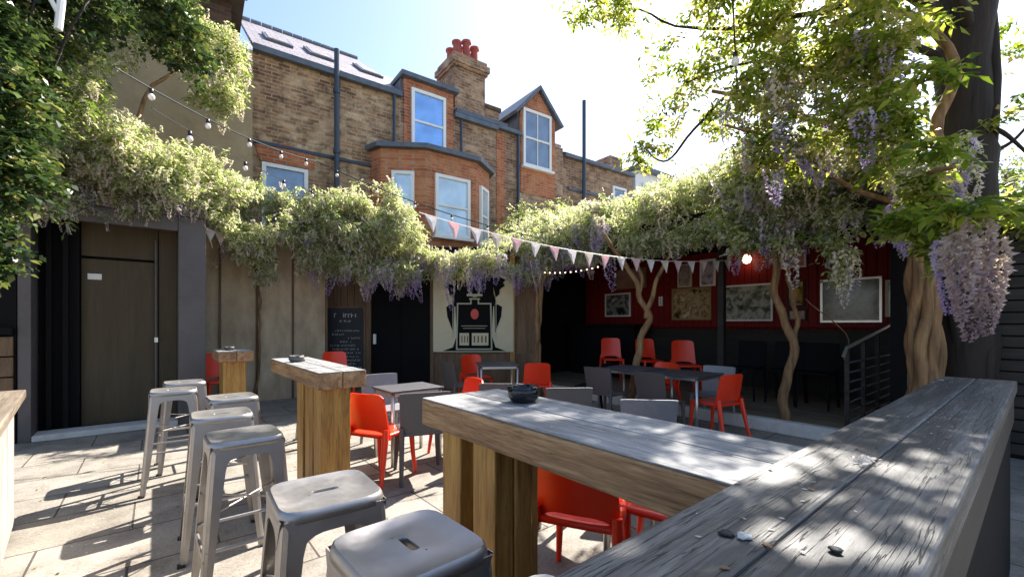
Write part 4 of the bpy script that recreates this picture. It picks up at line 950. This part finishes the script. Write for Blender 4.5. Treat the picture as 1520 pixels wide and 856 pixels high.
# --- old twisted vine trunk with hanging branches in front
bx, by_ = W(1372, 4.55)
t = empty('old_wisteria', 'old wisteria with thick twisted brown trunk at the end of the grey counter', 'wisteria', (bx, by_, 0))
m = MB()
for k in range(6):
    a = k*1.05; P = []
    for i in range(7):
        z = i*.46; tw = a + z*.9; r = .095+.05*max(0, .6-z) + .015*math.sin(k*3+z*2); P.append((math.cos(tw)*r-.08*z*.3, math.sin(tw)*r, z))
    limb(m, P, .062, .045, .03, 5, 60+k, 9)
limb(m, [(-.05, 0, 2.7), (-.3, .3, 3.2), (-.5, .9, 3.8), (-.9, 1.8, 4.3)], .06, .02, .06, 5, 70)
limb(m, [(0, 0, 2.7), (.1, -.1, 3.4), (.2, -.2, 4.3), (0, .4, 5.0)], .07, .03, .06, 5, 71)
limb(m, [(-.1, .1, 2.6), (-.6, .5, 2.9), (-1.1, .9, 3.35), (-1.6, 1.3, 3.5)], .03, .012, .06, 5, 72)
limb(m, [(-.1, 0, 2.7), (-1.0, -.15, 2.7), (-1.9, -.3, 2.5), (-2.7, -.5, 2.3)], .03, .012, .04, 5, 73)
m.build('trunk', M['bark'], t, smooth=True)
E = []
for (px, d, z, rx, rz, n) in [(1130, 4.9, 3.9, .5, .3, 150), (1200, 4.4, 4.1, .55, .35, 210), (1280, 4.2, 4.1, .55, .4, 220), (1340, 4.0, 3.7, .45, .45, 210), (1160, 4.5, 3.3, .4, .35, 170), (1240, 4.2, 3.35, .45, .4, 210), (1320, 3.9, 3.1, .35, .4, 200), (1372, 3.5, 2.35, .14, .42, 150), (1390, 3.3, 2.0, .12, .2, 60)]:
    x, y = W(px, d); E.append((x-bx, y-by_, z, rx, rx*.85, rz, n))
C = blobs(E, 1.0, lump=.45, gap=-.06); leaf_mesh('foliage', C, 'tree', t, .085, .034, 7, .1, tint_bias=.2, tint_spread=.5)
racemes(t, pick(C, 44, 2.6, 4.1), (1, 0, 1, 3), (.9, 1.5))
big = make_raceme(77, .52, .075, 260); big.materials.append(M['lilac']); big2 = make_raceme(78, .5, .07, 250); big2.materials.append(M['mauve'])
for px, d, z, me, s_ in [(1408, 2.9, 1.98, big, .95), (1440, 2.75, 2.02, big2, 1.4), (1466, 2.7, 1.93, big2, 1.15), (1425, 2.6, 1.93, big2, 1.0), (1452, 2.6, 2.06, big2, .9), (1476, 2.85, 1.86, big2, .8), (1345, 4.0, 2.5, big, .9), (1330, 4.1, 2.55, big, .8)]:
    x, y = W(px, d); o = bpy.data.objects.new('blossom_raceme', me); COL.objects.link(o); o.parent = t; o.location = (x-bx, y-by_, z); o.scale = (s_,)*3; o.rotation_euler.z = px
# sprays of leaves at the right
E = []
for (px, d, z, rx, rz, n) in [(1400, 2.9, 2.12, .14, .06, 26), (1340, 3.2, 2.15, .12, .12, 30), (1500, 2.7, 2.1, .2, .03, 14), (1400, 2.6, 2.95, .14, .05, 14), (1390, 2.8, 2.55, .12, .05, 12), (1440, 2.5, 2.1, .12, .05, 16)]:
    x, y = W(px, d); E.append((x-bx, y-by_, z, rx, rx, rz, n))
C = blobs(E, 1.0, gap=-9); leaf_mesh('leaf_sprays', C, 'tree', t, .09, .034, 9, .12, droop=.1, tint_bias=0)
# --- big dark tree with overhead limbs
bx, by_ = W(1434, 4.75)
t = empty('dark_tree', 'tall dark tree trunk at the right with leafy limbs reaching over the yard', 'tree', (bx, by_, 0))
m = MB(); limb(m, [(0, 0, 0), (.02, 0, 1.5), (0, 0, 3), (-.03, .02, 4.5), (-.05, .05, 6.5), (0, .1, 9)], .25, .21, .05, 6, 80, 16)
for k in range(5):
    a = k*1.3; limb(m, [(math.cos(a)*.19, math.sin(a)*.19, 0), (math.cos(a+.4)*.2, math.sin(a+.4)*.2, 2), (math.cos(a+.9)*.2, math.sin(a+.9)*.2, 4), (math.cos(a+1.5)*.18, math.sin(a+1.5)*.18, 6.5)], .06, .04, .03, 5, 81+k, 8)
def rel(px, d, z): x, y = W(px, d); return (x-bx, y-by_, z)
LB = [[(0, 0, 4.6), rel(1330, 4.6, 4.9), rel(1200, 5.2, 5.1), rel(1060, 5.8, 5.3), rel(940, 6.2, 5.9)],
      [(0, 0, 4.2), rel(1340, 4.6, 4.35), rel(1240, 4.9, 4.4), rel(1130, 5.4, 4.7), rel(1020, 5.8, 4.6)],
      [(0, 0, 5.5), rel(1200, 4.6, 6.2), rel(1000, 5.2, 6.5), rel(860, 5.8, 6.2)],
      [rel(1130, 5.4, 4.7), rel(1040, 5.6, 4.0), rel(985, 5.8, 3.6), rel(955, 5.9, 3.75)],
      [(0, 0, 3.6), rel(1490, 4.5, 3.4), rel(1535, 4.4, 3.1)], [(0, 0, 3.2), rel(1490, 4.6, 3.3), rel(1530, 4.5, 3.5)],
      [(0, 0, 4.5), (-1.2, .1, 4.9), (-2.2, .1, 4.6), (-2.8, .2, 4.4)], [(0, 0, 5), (-.8, .6, 5.3), (-1.6, .8, 5.0), (-2.2, 1.0, 4.8)]]
for k, P in enumerate(LB): limb(m, P, (.055, .045, .05, .022, .035, .03, .05, .05)[k], .01, .02 if k in (4, 5) else .08, 6, 90+k, 7)
m.build('trunk', M['barkdk'], t, smooth=True)
E = []
for (px, d, z, rx, rz, n) in [(1060, 5.6, 5.3, .6, .35, 330), (1130, 5.3, 4.9, .55, .35, 300), (1010, 5.7, 4.7, .45, .4, 230), (985, 5.9, 4.2, .35, .3, 110), (960, 5.9, 3.72, .28, .2, 130), (930, 6.0, 5.75, .5, .22, 200), (870, 6.0, 5.75, .35, .12, 70), (1180, 5.0, 5.0, .6, .35, 320), (1260, 4.7, 4.9, .55, .35, 300), (1330, 4.5, 4.6, .5, .4, 260), (1060, 5.7, 4.15, .3, .3, 110), (1120, 5.2, 4.3, .4, .3, 160), (1110, 5.4, 5.8, .7, .3, 260), (1250, 5.0, 5.7, .7, .4, 300),
    (1500, 4.6, 2.6, .3, .35, 160), (1520, 4.4, 3.5, .25, .3, 60), (1500, 4.8, 4.6, .3, .25, 50)]:
    x, y = W(px, d); E.append((x-bx, y-by_, z, rx, rx, rz, n))
for (x, y, z, rx, ry, rz, n) in [(3.6, .6, 4.3, .5, .4, .3, 420), (4.4, .5, 4.5, .6, .5, .3, 460), (5.2, .3, 4.9, .6, .6, .35, 260), (4.4, 1.5, 4.7, .5, .4, .3, 150), (5.0, 1.0, 4.9, .6, .5, .35, 200), (6.4, -.5, 4.9, .7, .5, .4, 120), (4.15, 2.15, 4.95, .5, .3, .2, 420), (3.6, 1.3, 4.5, .35, .3, .2, 260)]:
    E.append((x-bx, y-by_, z, rx, ry, rz, n))
C = blobs(E, .46, lump=.5, gap=-.02, gs=2.2); leaf_mesh('crown', C, 'tree', t, .085, .036, 7, .1, tint_bias=.2, tint_spread=.5)
# green shrub in front of the terrace
x, y = W(790, 9.3)
t = empty('shrub', 'yellow-green shrub on the roof behind the bunting, right of the bay', 'shrub', (7.2, 8.3, 3.1))
C = blobs([(0, 0, .75, .7, .6, .55, 500), (.8, -.6, .85, .7, .5, .5, 400), (-.5, .2, .6, .4, .4, .4, 200)]); leaf_mesh('foliage', C, 'wist', t, .055, .025, 7, tint_bias=.1)
m = MB()
for k in range(4): limb(m, [(0, 0, 0), (.2*math.cos(k*1.6), .2*math.sin(k*1.6), .5), (.5*math.cos(k*1.6), .4*math.sin(k*1.6), .95)], .03, .01, .03, 3, 120+k, 6)
m.build('stem', M['bark'], t, smooth=True)

x, y = W(1512, 6.2)
t = empty('wisteria_bush', 'leafy wisteria mass rising behind the dark fence, right of the big trunk', 'wisteria', (x, y, 0))
C = blobs([(0, 0, 2.9, .7, .6, .6, 800), (.5, -.9, 3.1, .7, .7, .7, 600), (-.2, .3, 3.6, .4, .4, .4, 200)]); leaf_mesh('foliage', C, 'wist', t, .07, .028, 7, tint_bias=.1); florets(t, C, .2, 'lilac')
racemes(t, pick(C, 24, 2.4, 3.4), (1, 3, 0))
m = MB()
for k in range(3): limb(m, [(.1*k, 0, 0), (.1*k, .05, 1.4), (.2*k-.2, 0, 2.8), (.3*k-.3, .1, 3.5)], .05, .015, .05, 4, 140+k, 6)
m.build('stem', M['bark'], t, smooth=True)

# ------------------------------------------------ fallen petals and leaves
def litter(name, mat, pts, size, cat_kind='stuff'):
    C_ = np.array(pts); o = leaf_mesh(name, C_, mat, None, size, size*.6, 1, .0, tint_spread=.6)
    v = np.zeros(len(o.data.vertices)*3); o.data.vertices.foreach_get('co', v); v = v.reshape(-1, 4, 3)
    z0 = np.repeat(C_[:, 2], 1)[:, None]; v[:, :, 2] = z0 + np.abs(v[:, :, 2]-z0)*.12; o.data.vertices.foreach_set('co', v.ravel()); o.data.update()
    return tag(o, kind=cat_kind)
gp = [(random.uniform(-1.2, 6.1), random.uniform(.6, 8.6), .004) for _ in range(1500)]
gp = [p for p in gp if n3(p, .9) > -.1 or random.random() < .3]
litter('fallen_petals', 'whitefl', gp, .018); litter('fallen_leaves', 'wist', [(random.uniform(-1, 6), random.uniform(.6, 8), .004) for _ in range(260)], .035)
litter('counter_litter', 'flagc', [(random.uniform(.5, 3.8), random.uniform(.12, .41), 1.087) for _ in range(70)], .012)
litter('counter_leaves', 'bark', [(random.uniform(.6, 3.8), random.uniform(.12, .41), 1.087) for _ in range(30)], .022)
litter('table_litter', 'flagc', [(random.uniform(1.05, 1.48), random.uniform(.45, 1.9), 1.054) for _ in range(26)], .010)

# ------------------------------------------------ bunting and lights
def sag(a, b, s_, n=24):
    a, b = Vector(a), Vector(b); return [a.lerp(b, i/n) - Vector((0, 0, s_*4*(i/n)*(1-i/n))) for i in range(n+1)]
def at_(px, d, z): x, y = W(px, d); return (x, y, z)
t = empty('bunting', 'string of white and pink triangular flags across the front of the shed', 'bunting', (0, 0, 0))
def flags(pts, n, w, hh, cols, par):
    P = [Vector(p) for p in pts]; L = [0]
    for a, b in zip(P, P[1:]): L.append(L[-1]+(b-a).length)
    for i in range(n):
        s_ = (i+.5)/n*L[-1]; j = max(k for k in range(len(L)-1) if L[k] <= s_); f = (s_-L[j])/(L[j+1]-L[j]); c = P[j].lerp(P[j+1], f); d = (P[j+1]-P[j]).normalized()
        tw = random.uniform(-.35, .35); nrm = Vector((-d.y, d.x, 0)).normalized(); tip = c + Vector((0, 0, -hh)) + nrm*tw*hh*.5 + d*random.uniform(-.03, .03)
        a, b = c-d*w/2, c+d*w/2
        m = MB(); mid = (a+b+tip)/3 + nrm*.015
        m.quad(a, mid, b); m.quad(b, mid, tip); m.quad(tip, mid, a); th = Vector((0, 0, 0))
        o = m.build('flag', M[cols[i % len(cols)]], par); sd = o.modifiers.new('solid', 'SOLIDIFY'); sd.thickness = .002
        at = o.data.attributes.new('tint', 'FLOAT', 'FACE'); at.data.foreach_set('value', [.5]*3)
B1 = sag(at_(622, 4.7, 2.62), at_(1105, 7.0, 2.46), .22)
MB().tube(B1, .005, 5).build('string', M['flagw'], t); flags(B1, 20, .15, .18, ['flagw', 'flagp', 'flagw', 'flagc', 'flagp'], t)
t = empty('bunting', 'short string of pale pink flags hanging from the wisteria beside the portal', 'bunting', (0, 0, 0))
B2 = sag(at_(290, 6.4, 2.95), at_(350, 6.9, 2.85), .08, 10); MB().tube(B2, .005, 5).build('string', M['flagp'], t); flags(B2, 4, .17, .2, ['flagp', 'flagw'], t)
def festoon(label, pts, nb, drop=.045, br=.026, mat='bulb', rc=.008, nm='festoon_lights'):
    t = empty(nm, label, 'string lights')
    MB().tube(pts, rc, 6).build('cable', M['cable'], t)
    n = len(pts)
    for i in range(nb):
        k = (i+.5)/nb*(n-1); j = int(k); p = Vector(pts[j]).lerp(Vector(pts[min(j+1, n-1)]), k-j)
        s_ = MB().tube([(0, 0, 0), (0, 0, -drop)], br*.62, 8).build('socket', M['cable'], t, loc=tuple(p), smooth=True)
        MB().lathe([(br*.5, 0), (br*.95, -br*.7), (br, -br*1.3), (br*.6, -br*2), (.002, -br*2.2)], n=10).build('bulb', M[mat], s_, loc=(0, 0, -drop), smooth=True)
festoon('black cable of white bulbs crossing the rendered wing at left, the thicker upper one', sag(at_(170, 3.4, 3.42), at_(470, 6.8, 3.95), .10)[:], 5)
festoon('thin cable of bulbs at left, just below the thicker one', sag(at_(225, 3.6, 3.2), at_(480, 7.2, 3.55), .08), 4, rc=.004)
festoon('cable of bulbs passing in front of the orange brick bay', sag(at_(470, 6.8, 3.95), at_(800, 7.5, 2.9), .12), 6)
festoon('cable of pale bulbs dropping from the tree limbs at upper right', sag(at_(1083, 3.2, 4.3), at_(1100, 7.2, 3.9), .03), 5, br=.04)
festoon('row of tiny white lights under the shed canopy edge', sag(at_(790, 8.4, 2.45), at_(900, 7.8, 2.5), .08), 14, drop=.012, br=.011, rc=.003, mat='lit', nm='fairy_lights')
# canopy over the far left and its white pipe
t = empty('timber_canopy', 'dark timber canopy edge in the upper left corner above the ivy', 'canopy', (-1.7, 5.4, 0))
MB().box(-2, .55, -1.0, 1.5, 4.75, 4.9).build('soffit', M['darkslat'], t); MB().box(.551, .6, -1.0, 1.5, 4.6, 4.95).build('fascia', M['portal_dk'], t)
x, y = W(86, 3.9); tag(MB().tube([(0, 0, 4.05), (.02, 0, 4.3), (.03, 0, 4.9)], .03, 8).tube([(-.09, 0, 4.4), (0, 0, 4.2)], .02, 8).build('white_pipe', M['white'], loc=(x, y, 0)), 'white pipe hanging in the ivy at the upper left corner', 'pipe')
